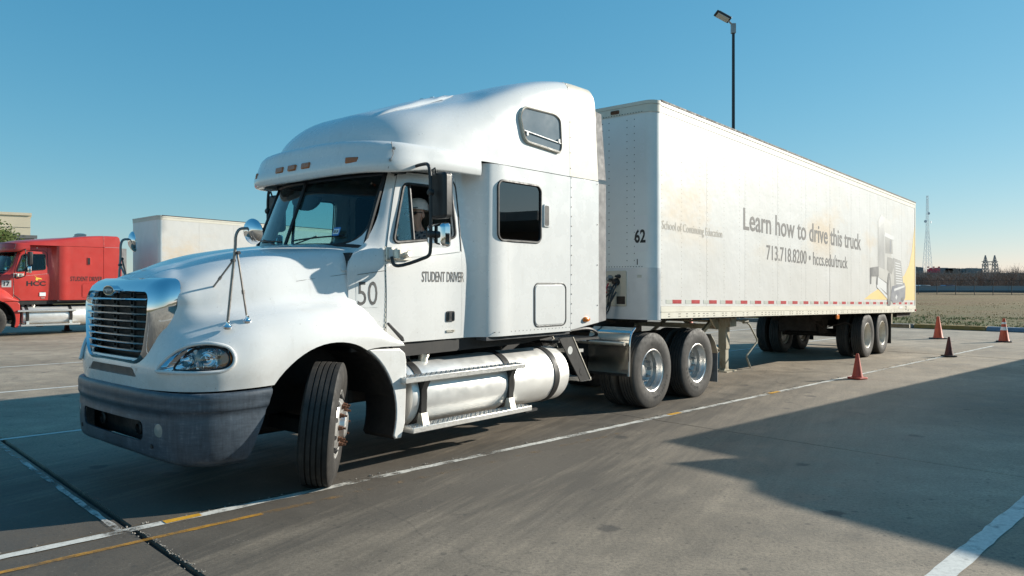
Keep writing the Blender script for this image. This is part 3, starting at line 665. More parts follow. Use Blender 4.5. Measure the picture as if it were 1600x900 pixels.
# ------------------------------------------------------------------ wheels
def tyre_profile(Rr, Wd):
    h = Wd/2; rim = .288; p = [(rim, h*.72), (rim+.012, h*.86), (rim+.06, h*.97), (rim+.11, h), (Rr-.085, h*.985), (Rr-.078, h*.97), (Rr-.055, h*.95), (Rr-.02, h*.86), (Rr-.004, h*.8)]
    g = [.72, .40, .13, -.13, -.40, -.72]; x = .8; t = [(Rr, h*.77)]
    for q in (.46, .155, -.155, -.46):
        t += [(Rr, h*(q+.045)), (Rr-.016, h*(q+.035)), (Rr-.016, h*(q-.035)), (Rr, h*(q-.045))]
    t += [(Rr, -h*.77)]
    return p+t+[(r, -xx) for r, xx in reversed(p)]
_wm = {}
def wheel_meshes(kind, Rr, Wd):
    """meshes in wheel space: axle along +y (outer side), shared between wheels"""
    k = (kind, Rr)
    if k in _wm: return _wm[k]
    out = []
    m = MB(False); m.lathe(tyre_profile(Rr, Wd), (0, 0, 0), (0, 1, 0), 72, False); me = m.mesh('tyre'); me.materials.append(M['front_rubber' if kind == 'front' else 'tread_rubber']); sharp(me, 40); out.append(('tyre', me))
    h = Wd/2; dual = kind != 'front'
    mt = 'wheel_painted' if kind == 'trailer' else 'wheel_metal'
    if dual: pr = [(.288, h*.72), (.296, h*.84), (.29, h*.87), (.276, h*.8), (.268, h*.55), (.25, h*.3), (.245, -h*.15), (.232, -h*.4), (.205, -h*.47), (.15, -h*.47), (.105, -h*.46), (.095, -h*.25), (.06, -h*.15), (.0, -h*.14)]
    else: pr = [(.288, h*.72), (.297, h*.86), (.29, h*.9), (.272, h*.82), (.262, h*.6), (.252, h*.62), (.225, h*.88), (.20, h*1.0), (.145, h*1.02), (.118, h*1.0), (.112, h*1.3), (.09, h*1.38), (.0, h*1.4)]
    m = MB(False); m.lathe(pr, (0, 0, 0), (0, 1, 0), 56, False)
    m.lathe([(.288, -h*.72), (.25, -h*.6), (.24, h*.2)], (0, 0, 0), (0, 1, 0), 40, False)
    me = m.mesh('rim'); me.materials.append(M[mt]); sharp(me, 35); out.append(('rim', me))
    m = MB(False); y0 = -h*.47 if dual else h*1.01
    for i in range(10):
        a = i*math.pi/5; c = (.168*math.cos(a), y0, .168*math.sin(a))
        m.lathe([(.022, 0), (.022, .012), (.0165, .013), (.0165, .036), (.009, .038), (.009, .062), (.0, .063)], c, (0, 1, 0), 6, False)
    me = m.mesh('lug_nuts'); me.materials.append(M['rust' if kind == 'front' else 'steel']); sharp(me, 30); out.append(('lug_nuts', me))
    if not dual:
        m = MB(False)
        for i in range(10):
            a = (i+.5)*math.pi/5; c = Vector((.232*math.cos(a), h*.80, .232*math.sin(a)))
            m.lathe([(.021, -.03), (.021, .022)], c, (.5*math.cos(a), 1, .5*math.sin(a)), 12)
        me = m.mesh('hand_holes'); me.materials.append(M['black_plastic']); sharp(me); out.append(('hand_holes', me))
    _wm[k] = out; return out
def ring_text(body, r, h, a0, da, y):
    """letters set round a sidewall, reading clockwise seen from outside"""
    mb = MB(False)
    for i, ch in enumerate(body):
        if ch == ' ': continue
        co, fs = text_mesh(ch, .02); a = co.min(0); b = co.max(0); hh = .72; w = (b[0]-a[0])/hh*h
        ang = a0+i*da; x = (co[:, 0]-(a[0]+b[0])/2)/hh*h*.95; yy = co[:, 1]/hh*h
        c, s_ = math.cos(ang), math.sin(ang)
        # seen from +y outer side, image x = -X (right-handed); up = radial
        mb.add([((r+v)*c-u*s_, y, (r+v)*s_+u*c) for u, v in zip(x, yy)], fs)
    return mb
def wheel(parent, c, kind, side=1, Rr=.52, Wd=.28, rz=0., camber=0., words=None, spin=0.):
    w = empty('wheel', (c[0], -c[1], c[2]), 0, parent)
    # wheel space +y is outward; truck left (t+) is local -y
    w.rotation_euler = (Matrix.Rotation(rz, 4, 'Z') @ Matrix.Rotation(math.pi if side > 0 else 0, 4, 'Z') @ Matrix.Rotation(camber, 4, 'X') @ Matrix.Rotation(spin, 4, 'Y')).to_euler()
    for n, me in wheel_meshes(kind, Rr, Wd):
        o = bpy.data.objects.new(n, me); link(o, w)
        if n in ('lug_nuts', 'hand_holes'): o['kind'] = 'stuff'
    if words:
        for (body, r, h, a0, da) in words:
            ring_text(body, r, h, R(a0), R(da), Wd/2+.0015).build('sidewall_lettering', 'rubber_letter', w, flat=True)
    return w

# ------------------------------------------------------------------ tractor
T_A = R(41.1)
def tractor(loc, heading, cfg):
    paint = cfg['paint']; rk = cfg.get('roof', 1.); big = cfg.get('main', False)
    root = empty('semi_tractor', loc, R(90)-heading)
    B = lambda mb, name, mat, **k: mb.build(name, mat, root, **k)
    def zr(p): return (p[0], p[1], p[2] if p[2] <= 3.02 else 3.02+(p[2]-3.02)*rk)
    def both(Gd, name, mat, par=root, solid=.02, **k):
        m = MB(); m.grid(Gd); F = Gd.copy(); F[..., 1] *= -1; m.grid(F); return m.build(name, mat, par, weld=True, solid=solid, **k)
    # --- hood and fenders
    H = [
     [(-6.63,0,.90),(-6.625,.35,.9),(-6.60,.65,.9),(-6.51,.92,.9),(-6.36,1.08,.9),(-6.15,1.16,.905),(-5.8,1.2,.92),(-5.35,1.21,.98),(-4.95,1.2,1.135),(-4.5,1.17,1.14)],
     [(-6.64,0,1.05),(-6.635,.35,1.05),(-6.61,.65,1.05),(-6.52,.93,1.05),(-6.36,1.1,1.06),(-6.15,1.18,1.07),(-5.8,1.22,1.10),(-5.35,1.23,1.17),(-4.95,1.22,1.24),(-4.52,1.17,1.155)],
     [(-6.61,0,1.2),(-6.605,.35,1.2),(-6.58,.63,1.21),(-6.48,.88,1.23),(-6.31,1.05,1.25),(-6.12,1.14,1.27),(-5.78,1.19,1.3),(-5.35,1.20,1.35),(-4.95,1.18,1.34),(-4.55,1.15,1.17)],
     [(-6.6,0,1.4),(-6.59,.35,1.4),(-6.55,.62,1.4),(-6.42,.77,1.37),(-6.25,.92,1.375),(-6.1,1.02,1.40),(-5.78,1.10,1.44),(-5.35,1.12,1.475),(-4.95,1.11,1.44),(-4.6,1.11,1.2)],
     [(-6.58,0,1.55),(-6.57,.35,1.55),(-6.53,.61,1.54),(-6.4,.735,1.51),(-6.25,.815,1.49),(-6.08,.875,1.505),(-5.78,.945,1.54),(-5.35,.98,1.56),(-4.95,1.02,1.53),(-4.62,1.06,1.22)],
     [(-6.55,0,1.66),(-6.54,.35,1.66),(-6.5,.59,1.645),(-6.4,.72,1.63),(-6.25,.775,1.65),(-6.08,.82,1.68),(-5.78,.88,1.735),(-5.35,.915,1.78),(-4.93,.97,1.8),(-4.6,1.0,1.8)],
     [(-6.49,0,1.74),(-6.48,.35,1.735),(-6.45,.55,1.715),(-6.36,.655,1.72),(-6.23,.705,1.76),(-6.06,.74,1.81),(-5.76,.80,1.885),(-5.35,.84,1.95),(-4.93,.91,1.985),(-4.6,.9,2)],
     [(-6.40,0,1.80),(-6.39,.3,1.79),(-6.37,.44,1.78),(-6.3,.49,1.79),(-6.2,.51,1.83),(-6.05,.535,1.885),(-5.75,.585,1.965),(-5.35,.645,2.02),(-4.95,.71,2.055),(-4.6,.7,2.05)],
     [(-6.27,0,1.852),(-6.26,.12,1.852),(-6.245,.19,1.854),(-6.215,.21,1.862),(-6.15,.22,1.88),(-6.02,.24,1.925),(-5.73,.265,1.998),(-5.35,.29,2.05),(-4.99,.31,2.082),(-4.6,.3,2.08)],
     [(-6.21,0,1.868),(-6.205,0,1.869),(-6.19,0,1.873),(-6.165,0,1.881),(-6.11,0,1.897),(-5.99,0,1.937),(-5.71,0,2.008),(-5.35,0,2.06),(-5.0,0,2.092),(-4.6,0,2.1)]]
    nu, nv = 5, 6
    Gd = surf(H, nu, nv, True, True)
    m = MB()
    for sg in (1, -1):
        g = Gd*np.array([1, sg, 1]); m.grid(g[:, :8*nv+1]); m.grid(g[:4*nu+1, 8*nv:])
    hood = m.build('hood', paint, root, weld=True, solid=.03)
    cut = []
    for sg in (1, -1):
        c = MB(); c.lathe([(.69, .55), (.69, 1.5)], (-5.31, 0, .53), (0, sg, 0), 64); cut.append(c.build('cutter', 'black_frame'))
    c = MB(); c.prism(rrect(-.585, 1.13, .585, 1.64, .12), lambda t, z: (-7.2, t, z), lambda t, z: (-6.35, t, z)); cut.append(c.build('cutter', 'black_frame'))
    c = MB(); c.prism(rpoly([(-.40, 1.055), (.40, 1.055), (.47, .985), (-.47, .985)], .03), lambda t, z: (-7.2, t, z), lambda t, z: (-6.4, t, z)); cut.append(c.build('cutter', 'black_frame'))
    lampP = [(-6.60, .74, 1.055), (-6.575, .83, 1.05), (-6.49, .97, 1.045), (-6.36, 1.09, 1.045), (-6.25, 1.14, 1.06), (-6.20, 1.16, 1.10), (-6.19, 1.16, 1.16), (-6.22, 1.135, 1.225), (-6.31, 1.085, 1.26), (-6.40, 1.00, 1.26), (-6.49, .90, 1.225), (-6.56, .80, 1.14)]
    for sg in (1, -1):
        lp_ = spl([(s, sg*t, z) for s, t, z in lampP], 5, True); c0_ = lp_.mean(0); nr_ = np.array([-.62, sg*.78, 0])
        c = MB(); pp = [tuple(c0_+(p-c0_)*.97) for p in lp_]; nn = len(pp)
        c.add([tuple(np.array(p)-nr_*.09) for p in pp]+[tuple(np.array(p)+nr_*.2) for p in pp], [tuple(range(nn))[::-1], tuple(range(nn, 2*nn))]+[(i, (i+1) % nn, nn+(i+1) % nn, nn+i) for i in range(nn)]); cut.append(c.build('cutter', 'black_frame'))
    bake(hood, cut)
    # engine bay darkness, wheel wells
    B(MB().box((-6.5, -.6, .95), (-5.95, .6, 1.6)), 'radiator', 'mesh_black')
    for sg in (1, -1):
        m = MB(); a0, a1 = R(-20), R(205); n = 28; ins = []; 
        for i in range(n+1):
            a = a0+(a1-a0)*i/n; ins.append([(-5.31+.69*math.cos(a), sg*1.18, .53+.69*math.sin(a)), (-5.31+.69*math.cos(a), sg*.5, .53+.69*math.sin(a))])
        m.grid(np.array([r for r in ins if r[0][2] > .62])); m.box((-6.0, sg*.48, .55), (-4.6, sg*.5, 1.25)); B(m, 'wheel_well', 'black_frame', solid=.01)
    # rear fender flap panels behind the steered wheels
    for sg in (1, -1):
        o = []
        for a in np.linspace(62, -18, 14): o.append((-5.31+.70*math.cos(R(a)), .53+.70*math.sin(R(a))))
        o = [(x, z) for x, z in o if z > .3]
        inner = o+[(-4.62, .28)]; outer = [(-4.545, .28), (-4.5, .42), (-4.485, .8), (-4.485, 1.0), (-4.5, 1.07), (-4.56, 1.115), (-4.9, 1.13)]
        m = MB(); m.prism(inner+outer, lambda s, z: (s, sg*1.1, z), lambda s, z: (s, sg*1.19, z)); B(m, 'fender_panel', paint, bev=.02)
        m = MB(); L = [(s, sg*1.0, z) for s, z in inner]; m.grid(np.array([[(s, sg*.75, z) for s, z in inner], [(s, sg*1.185, z) for s, z in inner]])); B(m, 'splash_guard', 'black_frame', solid=.012)
    # --- grille
    def ring(k):  # rounded outline (t,z) of the chrome surround; k=0 inner 1 outer
        if k == 0: return rpoly([(-.60, 1.64), (.60, 1.64), (.60, 1.45), (.53, 1.12), (-.53, 1.12), (-.60, 1.45)], .13, 6)
        return rpoly([(-.72, 1.765), (.72, 1.765), (.725, 1.42), (.60, 1.055), (-.60, 1.055), (-.725, 1.42)], .20, 6)
    def fs(t, z, base): return base+.075*(abs(t)/.74)**4+.06*max(0, (z-1.5)/.25)**2
    I, Oo = ring(0), ring(1); rows = []
    for k, (bs, f) in enumerate(((-6.585, 0), (-6.645, .02), (-6.665, .16), (-6.655, .5), (-6.625, .8), (-6.575, 1.0), (-6.5, 1.0))):
        rows.append([(fs(a[0]*(1-f)+b[0]*f, a[1]*(1-f)+b[1]*f, bs), a[0]*(1-f)+b[0]*f, a[1]*(1-f)+b[1]*f) for a, b in zip(I, Oo)])
    rows = [r+[r[0]] for r in rows]
    m = MB(); m.grid(np.array(rows)); B(m, 'grille_surround', 'chrome' if big else 'worn_chrome', weld=True, ang=60)
    for k in range(8):
        z = 1.185+k*.058; w = .54+.055*min(1, (z-1.15)/.25)
        pr = [(-6.645, z-.009), (-6.66, z), (-6.648, z+.010), (-6.60, z+.014), (-6.60, z-.008)]
        m = MB(); ts = np.linspace(-w, w, 13)
        m.grid(np.array([[(s+.035*(abs(t)/w)**2.5, t, zz) for s, zz in pr+pr[:1]] for t in ts])); B(m, 'grille_bar', 'bar_chrome', ang=25)
    m = MB()
    for t in (-.33, 0, .33):
        for k in range(8): m.box((-6.62, t-.035, 1.19+k*.058), (-6.60, t+.035, 1.205+k*.058)); m.box((-6.62, t-.035, 1.19+k*.058), (-6.6, t-.028, 1.24+k*.058)); m.box((-6.62, t+.028, 1.19+k*.058), (-6.6, t+.035, 1.24+k*.058))
    B(m, 'grille_bracket', 'black_frame')['kind'] = 'stuff'
    B(MB().box((-6.52, -.58, 1.14), (-6.505, .58, 1.63)), 'grille_backing', 'mesh_black')
    m = MB(); m.prism([(.115*math.cos(a), 1.665+.045*math.sin(a)) for a in np.linspace(0, 2*math.pi, 24, endpoint=False)], lambda t, z: (-6.62, t, z), lambda t, z: (-6.675, t, z)); bd = B(m, 'badge', 'chrome', bev=.006)
    m = MB(); m.prism([(.095*math.cos(a), 1.665+.032*math.sin(a)) for a in np.linspace(0, 2*math.pi, 24, endpoint=False)], lambda t, z: (-6.674, t, z), lambda t, z: (-6.677, t, z)); o = m.build('badge_field', 'blue_sticker', bd)
    o.data.materials[0] = M['grey_ink']
    if big: text('badge_lettering', 'Freightliner', lambda x, y: (-6.6785, x, y), -.085, .085, 1.648, 1.684, 'white_sticker', bd, .01)
    # lower mesh vent
    m = MB()
    for k in range(60):
        t = -.46+k*.0156; m.cyl((-6.645, t-.03, .985), (-6.645, t+.03, 1.055), .0022, n=4); m.cyl((-6.641, t+.03, .985), (-6.641, t-.03, 1.055), .0022, n=4)
    o = B(m, 'vent_mesh', 'steel'); o['kind'] = 'stuff'
    # --- headlights: recessed chrome bucket, lens following the fender
    def hs(t, z): # fender skin at height of the lamp
        P = [(-6.625, .65), (-6.53, .92), (-6.36, 1.1), (-6.15, 1.17)]; u = [p[1] for p in P]
        s = float(np.interp(t, u, [p[0] for p in P])); return s
    for sg in (1, -1):
        loop = spl([(s, sg*t, z) for s, t, z in lampP], 5, True); c = loop.mean(0); nrm = np.array([-.62, sg*.78, 0])
        def sh(f, d): return [tuple(c+(p-c)*f+nrm*d) for p in loop]
        m = MB(); m.tube(sh(1.0, .026), .014, 8, True); hl = m.build('headlight', paint, root)
        m = MB(); m.grid(np.array([sh(1.0, .030), sh(.93, .020), sh(.8, -.01), sh(.0, -.03)])[:, list(range(len(loop)))+[0]]); m.build('bezel', 'chrome', hl)
        q = [i for i in range(len(loop)) if True]
        lens = spl([(s, sg*t, z) for s, t, z in [(-6.52, .86, 1.07), (-6.46, .98, 1.062), (-6.33, 1.09, 1.062), (-6.245, 1.135, 1.085), (-6.22, 1.14, 1.15), (-6.25, 1.12, 1.21), (-6.34, 1.05, 1.235), (-6.43, .95, 1.20), (-6.49, .88, 1.13)]], 4, True)
        cl = lens.mean(0)
        def sl(f, d): return [tuple(cl+(p-cl)*f+nrm*d) for p in lens]
        m = MB(); m.tube(sl(1.0, .022), .009, 6, True); m.build('lens_seal', 'seal_rubber', hl)
        m = MB(); m.grid(np.array([sl(1.0, .022), sl(.85, .034), sl(.5, .045), sl(.02, .05)])[:, list(range(len(lens)))+[0]]); m.build('lens', 'lens_glass', hl, ang=80)
        for (s, t, z, r) in ((-6.46, .955, 1.135, .05), (-6.345, 1.06, 1.145, .062)):
            m = MB(); m.lathe([(r, .03), (r*.9, .0), (r*.55, -.03), (r*.2, -.045), (.012, -.04)], (s-.0, sg*t, z), (-.8, sg*.6, 0), 18, False); m.build('reflector', 'chrome', hl)
        m = MB(); m.obox((-6.40, sg*1.0, 1.145), (.03, .03, .15), (0, R(-25), 0)); m.build('divider', 'grey_sticker', hl, bev=.01)
        m = MB(); m.prism(rpoly([(-6.285, 1.085), (-6.24, 1.09), (-6.225, 1.15), (-6.25, 1.20), (-6.28, 1.17)], .012), lambda s, z: (s, sg*(1.125+(s+6.25)*.9), z), lambda s, z: (s, sg*(1.148+(s+6.25)*.9), z)); m.build('turn_signal', 'amber', hl)
    # --- bumper
    def brow(z, ins, rear, zc=0):
        return [(-6.675+ins, 0, z+zc), (-6.67+ins, .35, z+zc), (-6.64+ins, .65, z+zc*.6), (-6.555+ins*.8, .95-ins*.4, z+zc*.2), (-6.4+ins*.4, 1.11-ins*.8, z), (-6.2, 1.18-ins, z), (rear, 1.205-ins, z+.008)]
    rowsB = [brow(.86, .10, -5.90, .015), brow(.878, .03, -5.90, .015), brow(.876, .008, -5.90, .014), brow(.862, .0, -5.90, .012), brow(.80, .0, -5.92), brow(.752, .001, -5.935), brow(.742, .008, -5.94), brow(.65, .009, -5.97), brow(.53, .011, -6.02, .01), brow(.43, .02, -6.06, .02), brow(.365, .035, -6.09, .035), brow(.325, .09, -6.10, .045), brow(.33, .2, -6.1, .045)]
    bp = both(surf(rowsB, 3, 6, True), 'bumper', 'bumper_plastic', solid=.015)
    c = MB(); c.prism(rrect(-.59, .50, .59, .655, .05), lambda t, z: (-7.2, t, z), lambda t, z: (-6.5, t, z)); bake(bp, [c.build('cutter', 'black_frame')])
    B(MB().box((-6.47, -.85, .42), (-6.44, .85, .84)), 'bumper_cavity', 'mesh_black')
    for sg in (1, -1):
        m = MB(); m.lathe([(.064, -.04), (.064, .0), (.05, .014), (.0, .02)], (-6.60, sg*.79, .60), (-1, sg*.32, 0), 20); B(m, 'fog_light', 'fog_lens')
        m = MB(); m.lathe([(.05, 0), (.052, .02), (.04, .03), (.036, .005)], (-6.56, sg*.36, .56), (-1, 0, 0), 16); B(m, 'tow_eye', 'black_frame')
        for t, z in ((.42, .735), (.70, .47)): 
            m = MB(); m.lathe([(.017, -.01), (.017, .004)], (-6.655+(.028 if t > .5 else 0), sg*t, z), (-1, 0, 0), 10); B(m, 'bumper_bolt', 'black_plastic')
    # --- cab and sleeper sides (smooth shell split into cowl, door, sleeper)
    zt = 2.98
    def skin(Gd, off):
        F = Gd.reshape(-1, 3)
        def f(s_, z):
            d = (F[:, 0]-s_)**2+(F[:, 2]-z)**2; i = np.argsort(d)[:6]; w = 1/(d[i]+1e-5); return float((F[i, 1]*w).sum()/w.sum())+off
        return f
    A_ = [(-5.02,1.0,1.16),(-5.02,1.0,1.6),(-4.95,.985,2.0),(-4.82,.955,2.07),(-4.67,.95,2.28),(-4.575,.935,2.53),(-4.48,.905,2.78),(-4.42,.885,zt-.02)]
    B_ = [(-4.63,1.04,1.16),(-4.63,1.05,1.6),(-4.63,1.045,1.98),(-4.61,1.035,2.07),(-4.555,1.01,2.28),(-4.49,.985,2.53),(-4.42,.955,2.74),(-4.36,.93,zt-.02)]
    zc = [1.16, 1.6, 1.98, 2.1, 2.28, 2.53, 2.74, zt]
    def colc(s, tl): return [(s, t, z) for t, z in zip(tl, zc)]
    tc = [1.05, 1.06, 1.06, 1.05, 1.03, 1.0, .975, .945]
    cols = [A_, B_, colc(-4.25, tc), colc(-3.64, tc), colc(-3.54, [t+.012 for t in tc]), colc(-3.46, [1.10, 1.105, 1.105, 1.10, 1.095, 1.085, 1.075, 1.06]), colc(-3.37, [1.185]*8), colc(-3.27, [1.218]*8), colc(-3.0, [1.222]*8), colc(-2.5, [1.222]*8), colc(-1.985, [1.222]*8)]
    CG = surf(np.array(cols, float).transpose(1, 0, 2), 5, 6)
    for sg in (1, -1):
        S = lambda a, b: CG[:, a:b]*np.array([1, sg, 1])
        def inset(g, a, b):
            g = g.copy(); 
            if a: g[:, 0] = g[:, 0]*.92+g[:, 1]*.08
            if b: g[:, -1] = g[:, -1]*.93+g[:, -2]*.07
            return g
        MB().grid(inset(S(0, 7), 0, 1)).build('cowl_panel', paint, root, solid=.03)
        dr = MB().grid(inset(S(6, 19), 1, 1)).build('cab_door', paint, root, solid=.045)
        wo = rpoly([(-4.545, 2.105), (-4.355, 2.69), (-3.72, 2.70), (-3.71, 2.19)], .07, 5)
        c = MB(); c.prism(wo, lambda s, z: (s, sg*.7, z), lambda s, z: (s, sg*1.4, z)); bake(dr, [c.build('cutter', 'black_frame')])
        sl = MB().grid(inset(S(18, 61), 1, 0)).build('sleeper_side', paint, root, solid=.03)
        swo = rrect(-3.26, 2.18, -2.545, 2.815, .075)
        c = MB(); c.prism(swo, lambda s, z: (s, sg*.9, z), lambda s, z: (s, sg*1.6, z)); bake(sl, [c.build('cutter', 'black_frame')]) if big else None
        # door furniture
        def td(z): return float(np.interp(z, zc, tc))
        m = MB(); m.tube([(s, sg*(td(z)+.02), z) for s, z in wo], .016, 6, True); m.build('window_seal', 'seal_rubber', dr)
        m = MB(); m.tube([(-4.275, sg*(td(2.1)+.0), 2.115), (-4.275, sg*(td(2.69)), 2.69)], .017, 6); m.build('vent_bar', 'black_plastic', dr)
        qw = [(-4.53, 2.115), (-4.35, 2.68), (-4.28, 2.685), (-4.28, 2.125)]
        m = MB(); m.prism(qw, lambda s, z: (s, sg*(td(z)-.002), z), lambda s, z: (s, sg*(td(z)+.003), z)); m.build('quarter_glass', 'door_glass', dr)
        if not (big and sg > 0):
            mw = [(-4.27, 2.12), (-4.27, 2.68), (-3.73, 2.69), (-3.72, 2.19)]
            m = MB(); m.prism(mw, lambda s, z: (s, sg*(td(z)-.002), z), lambda s, z: (s, sg*(td(z)+.003), z)); m.build('door_glass', 'door_glass', dr)
        m = MB(); m.prism(rrect(-3.86, 1.335, -3.745, 1.44, .02), lambda s, z: (s, sg*1.07, z), lambda s, z: (s, sg*1.081, z)); hd = m.build('door_handle', 'black_plastic', dr)
        m = MB(); m.prism(rrect(-3.85, 1.345, -3.825, 1.43, .008), lambda s, z: (s, sg*1.08, z), lambda s, z: (s, sg*1.085, z)); m.prism(rrect(-3.78, 1.345, -3.755, 1.43, .008), lambda s, z: (s, sg*1.08, z), lambda s, z: (s, sg*1.085, z)); m.build('latch_plate', 'chrome', hd)
        m = MB(); m.prism(rrect(-3.855, 1.225, -3.74, 1.25, .005), lambda s, z: (s, sg*1.073, z), lambda s, z: (s, sg*1.078, z)); pl = m.build('name_plate', 'worn_chrome', dr)
        dk = skin(CG, .02); gp = [(-4.44, 2.76), (-4.36, 2.80), (-4.2, 2.812), (-3.8, 2.815), (-3.72, 2.80), (-3.665, 2.74), (-3.652, 2.62), (-3.65, 2.05)]
        gp = spl(gp, 4); m = MB(); m.tube([(s_, sg*dk(s_, z_), z_) for s_, z_ in gp], .009, 6); m.build('door_seal', 'seal_rubber', dr)
        m = MB(); m.tube([(-3.648, sg*dk(-3.648, z_)-sg*.004, z_) for z_ in np.linspace(2.05, 1.18, 8)], .005, 5); m.build('door_gap', 'seal_rubber', dr)
        # belt line groove and hinges
        m = MB(); m.tube([(-4.60, sg*1.083, 1.955), (-4.2, sg*1.083, 1.985), (-3.66, sg*1.081, 2.05)], .0035, 4); m.build('belt_crease', 'grey_sticker', dr)
        m = MB()
        for k in range(18): m.cyl((-4.637, sg*1.062, 1.22+k*.048), (-4.637, sg*1.062, 1.252+k*.048), .006, n=6)
        m.build('hinge', 'worn_chrome', dr)
        # sleeper window
        if big:
            m = MB(); m.tube([(s, sg*1.24, z) for s, z in swo], .015, 6, True); sw = m.build('sleeper_window', 'seal_rubber', root)
            m = MB(); m.prism(swo, lambda s, z: (s, sg*1.228, z), lambda s, z: (s, sg*1.234, z)); m.build('pane', 'dark_glass', sw)
        m = MB(); m.tube([(s, sg*1.237, z) for s, z in rrect(-2.66, 1.235, -2.075, 1.72, .07)], .009, 6, True); hh = m.build('luggage_hatch', 'black_plastic' if big else 'red_paint', root)
        m = MB(); m.prism(rrect(-2.645, 1.25, -2.09, 1.705, .06), lambda s, z: (s, sg*1.225, z), lambda s, z: (s, sg*1.243, z)); m.build('hatch_panel', paint, hh, bev=.006)
        m = MB(); m.prism(rrect(-2.5, 2.36, -2.385, 2.62, .02), lambda s, z: (s, sg*1.23, z), lambda s, z: (s, sg*1.252, z)); vt = m.build('side_vent', paint, root, bev=.008)
        m = MB(); m.prism(rrect(-2.485, 2.375, -2.41, 2.605, .02), lambda s, z: (s, sg*1.24, z), lambda s, z: (s, sg*1.2535, z)); m.build('vent_opening', 'black_plastic', vt)
        # side extender and its rubber edge
        m = MB(); m.prism([(-1.975, 1.165), (-1.25, 1.255), (-1.385, 1.24), (-1.385, 2.985), (-1.975, 2.985)][:1]+[(-1.385, 1.235), (-1.385, 2.985), (-1.975, 2.985)], lambda s, z: (s, sg*1.205, z), lambda s, z: (s, sg*1.232, z)); B(m, 'side_extender', paint, bev=.006)
        m = MB(); m.prism([(-1.38, 1.237), (-1.215, 1.258), (-1.215, 2.965), (-1.38, 2.965)], lambda s, z: (s, sg*1.222, z), lambda s, z: (s, sg*1.212, z)); B(m, 'extender_edge', 'fairing_rubber')
        if rk > .9:
            m = MB(); m.prism([(-1.38, 3.02), (-1.20, 3.02), (-1.305, 3.84), (-1.48, 3.86)], lambda s, z: (s, sg*1.212, z), lambda s, z: (s, sg*1.2, z)); B(m, 'extender_edge', 'fairing_rubber')
        # rivets
        m = MB()
        for k in range(16): m.cyl((-1.955, sg*1.232, 1.25+k*.115), (-1.955, sg*1.2375, 1.25+k*.115), .007, n=6)
        for k in range(14): m.cyl((-1.42, sg*1.232, 1.45+k*.5), (-1.42, sg*1.238, 1.45+k*.5), .008, n=6) if k < 4 else 0
        for k in range(24): m.cyl((-3.5+k*.065, sg*(1.21 if k > 2 else 1.12), 1.205), (-3.5+k*.065, sg*1.2405, 1.205), .005, n=5) if k > 2 else 0
        o = B(m, 'rivets', 'stem_steel'); o['kind'] = 'stuff'
        m = MB(); m.lathe([(.045, 0), (.043, .02), (.03, .035), (.0, .042)], (0, 0, 0), (0, 1, 0), 16, False); m.v = [(x*1.5-1.665, sg*(1.232+y), z*.75+1.285) for x, y, z in m.v]; B(m, 'marker_lamp', 'amber')
        # black sill below the cab
        m = MB(); m.prism([(-4.55, 1.155), (-2.0, 1.165), (-2.0, 1.10), (-2.6, 1.04), (-4.5, 1.02)], lambda s, z: (s, sg*1.02, z), lambda s, z: (s, sg*1.045, z)); B(m, 'sill', 'black_frame')
    # back wall, floor, firewall, dash, seats
    B(MB().box((-1.98, -1.2, 1.15), (-1.94, 1.2, 3.0)), 'back_wall', 'interior'); B(MB().box((-1.935, -1.2, 1.15), (-1.915, 1.2, 2.99)), 'sleeper_back', paint)
    m = MB(); m.prism([(-1.1, 3.0), (1.1, 3.0), (1.0, 3.05+.98*rk), (.6, 3.08+1.02*rk), (-.6, 3.08+1.02*rk), (-1.0, 3.05+.98*rk)], lambda t, z: (-1.98, t, z), lambda t, z: (-1.94, t, z)); B(m, 'roof_bulkhead', 'interior')
    B(MB().box((-5.0, -1.03, 1.1), (-1.95, 1.03, 1.16)), 'cab_floor', 'interior'); B(MB().box((-3.4, -1.2, 1.12), (-1.95, 1.2, 1.16)), 'sleeper_floor', 'interior')
    B(MB().box((-5.0, -1.0, 1.1), (-4.95, 1.0, 2.0)), 'firewall', 'black_frame')
    for t in (.5, -.5):
        m = MB(); m.prism(rpoly([(-4.1, 1.48), (-4.08, 1.62), (-3.62, 1.58), (-3.5, 1.72), (-3.42, 2.35), (-3.3, 2.4), (-3.32, 1.5)], .06), lambda s, z: (s, t-.25, z), lambda s, z: (s, t+.25, z)); se = B(m, 'seat', 'interior', bev=.03)
        m = MB(); m.prism(rrect(t-.13, 2.38, t+.13, 2.58, .05), lambda q, z: (-3.40, q, z), lambda q, z: (-3.3, q, z)); m.build('headrest', 'interior', se, bev=.02)
        B(MB().box((-3.95, t-.2, 1.15), (-3.45, t+.2, 1.5)), 'seat_base', 'interior')
    m = MB(); cx = Vector((-4.22, .5, 2.0)); ax = Vector((.62, 0, .78)); e1 = Vector((0, 1, 0)); e2 = ax.cross(e1).normalized()
    m.tube([cx+e1*.22*math.cos(a)+e2*.22*math.sin(a) for a in np.linspace(0, 2*math.pi, 28, endpoint=False)], .016, 8, True)
    for a in (.5, 2.64, 4.71): m.tube([cx, cx+e1*.22*math.cos(a)+e2*.22*math.sin(a)], .014, 6)
    m.cyl(cx-ax*.4, cx+ax*.02, .035); B(m, 'steering_wheel', 'black_plastic')
    B(MB().box((-4.45, -.95, 2.78), (-2.0, .95, 2.82)), 'headliner', 'interior')
    # --- windshield
    tt = np.linspace(-1, 1, 21); q = np.linspace(0, 1, 9); WS = []
    for f in q:
        w = .95-.045*f
        WS.append([(-5.02+.225*abs(t)**2.2+(.25+.03*abs(t))*f, w*t, 2.085-.025*abs(t)**3+(.66+.05*abs(t)**2)*f) for t in tt])
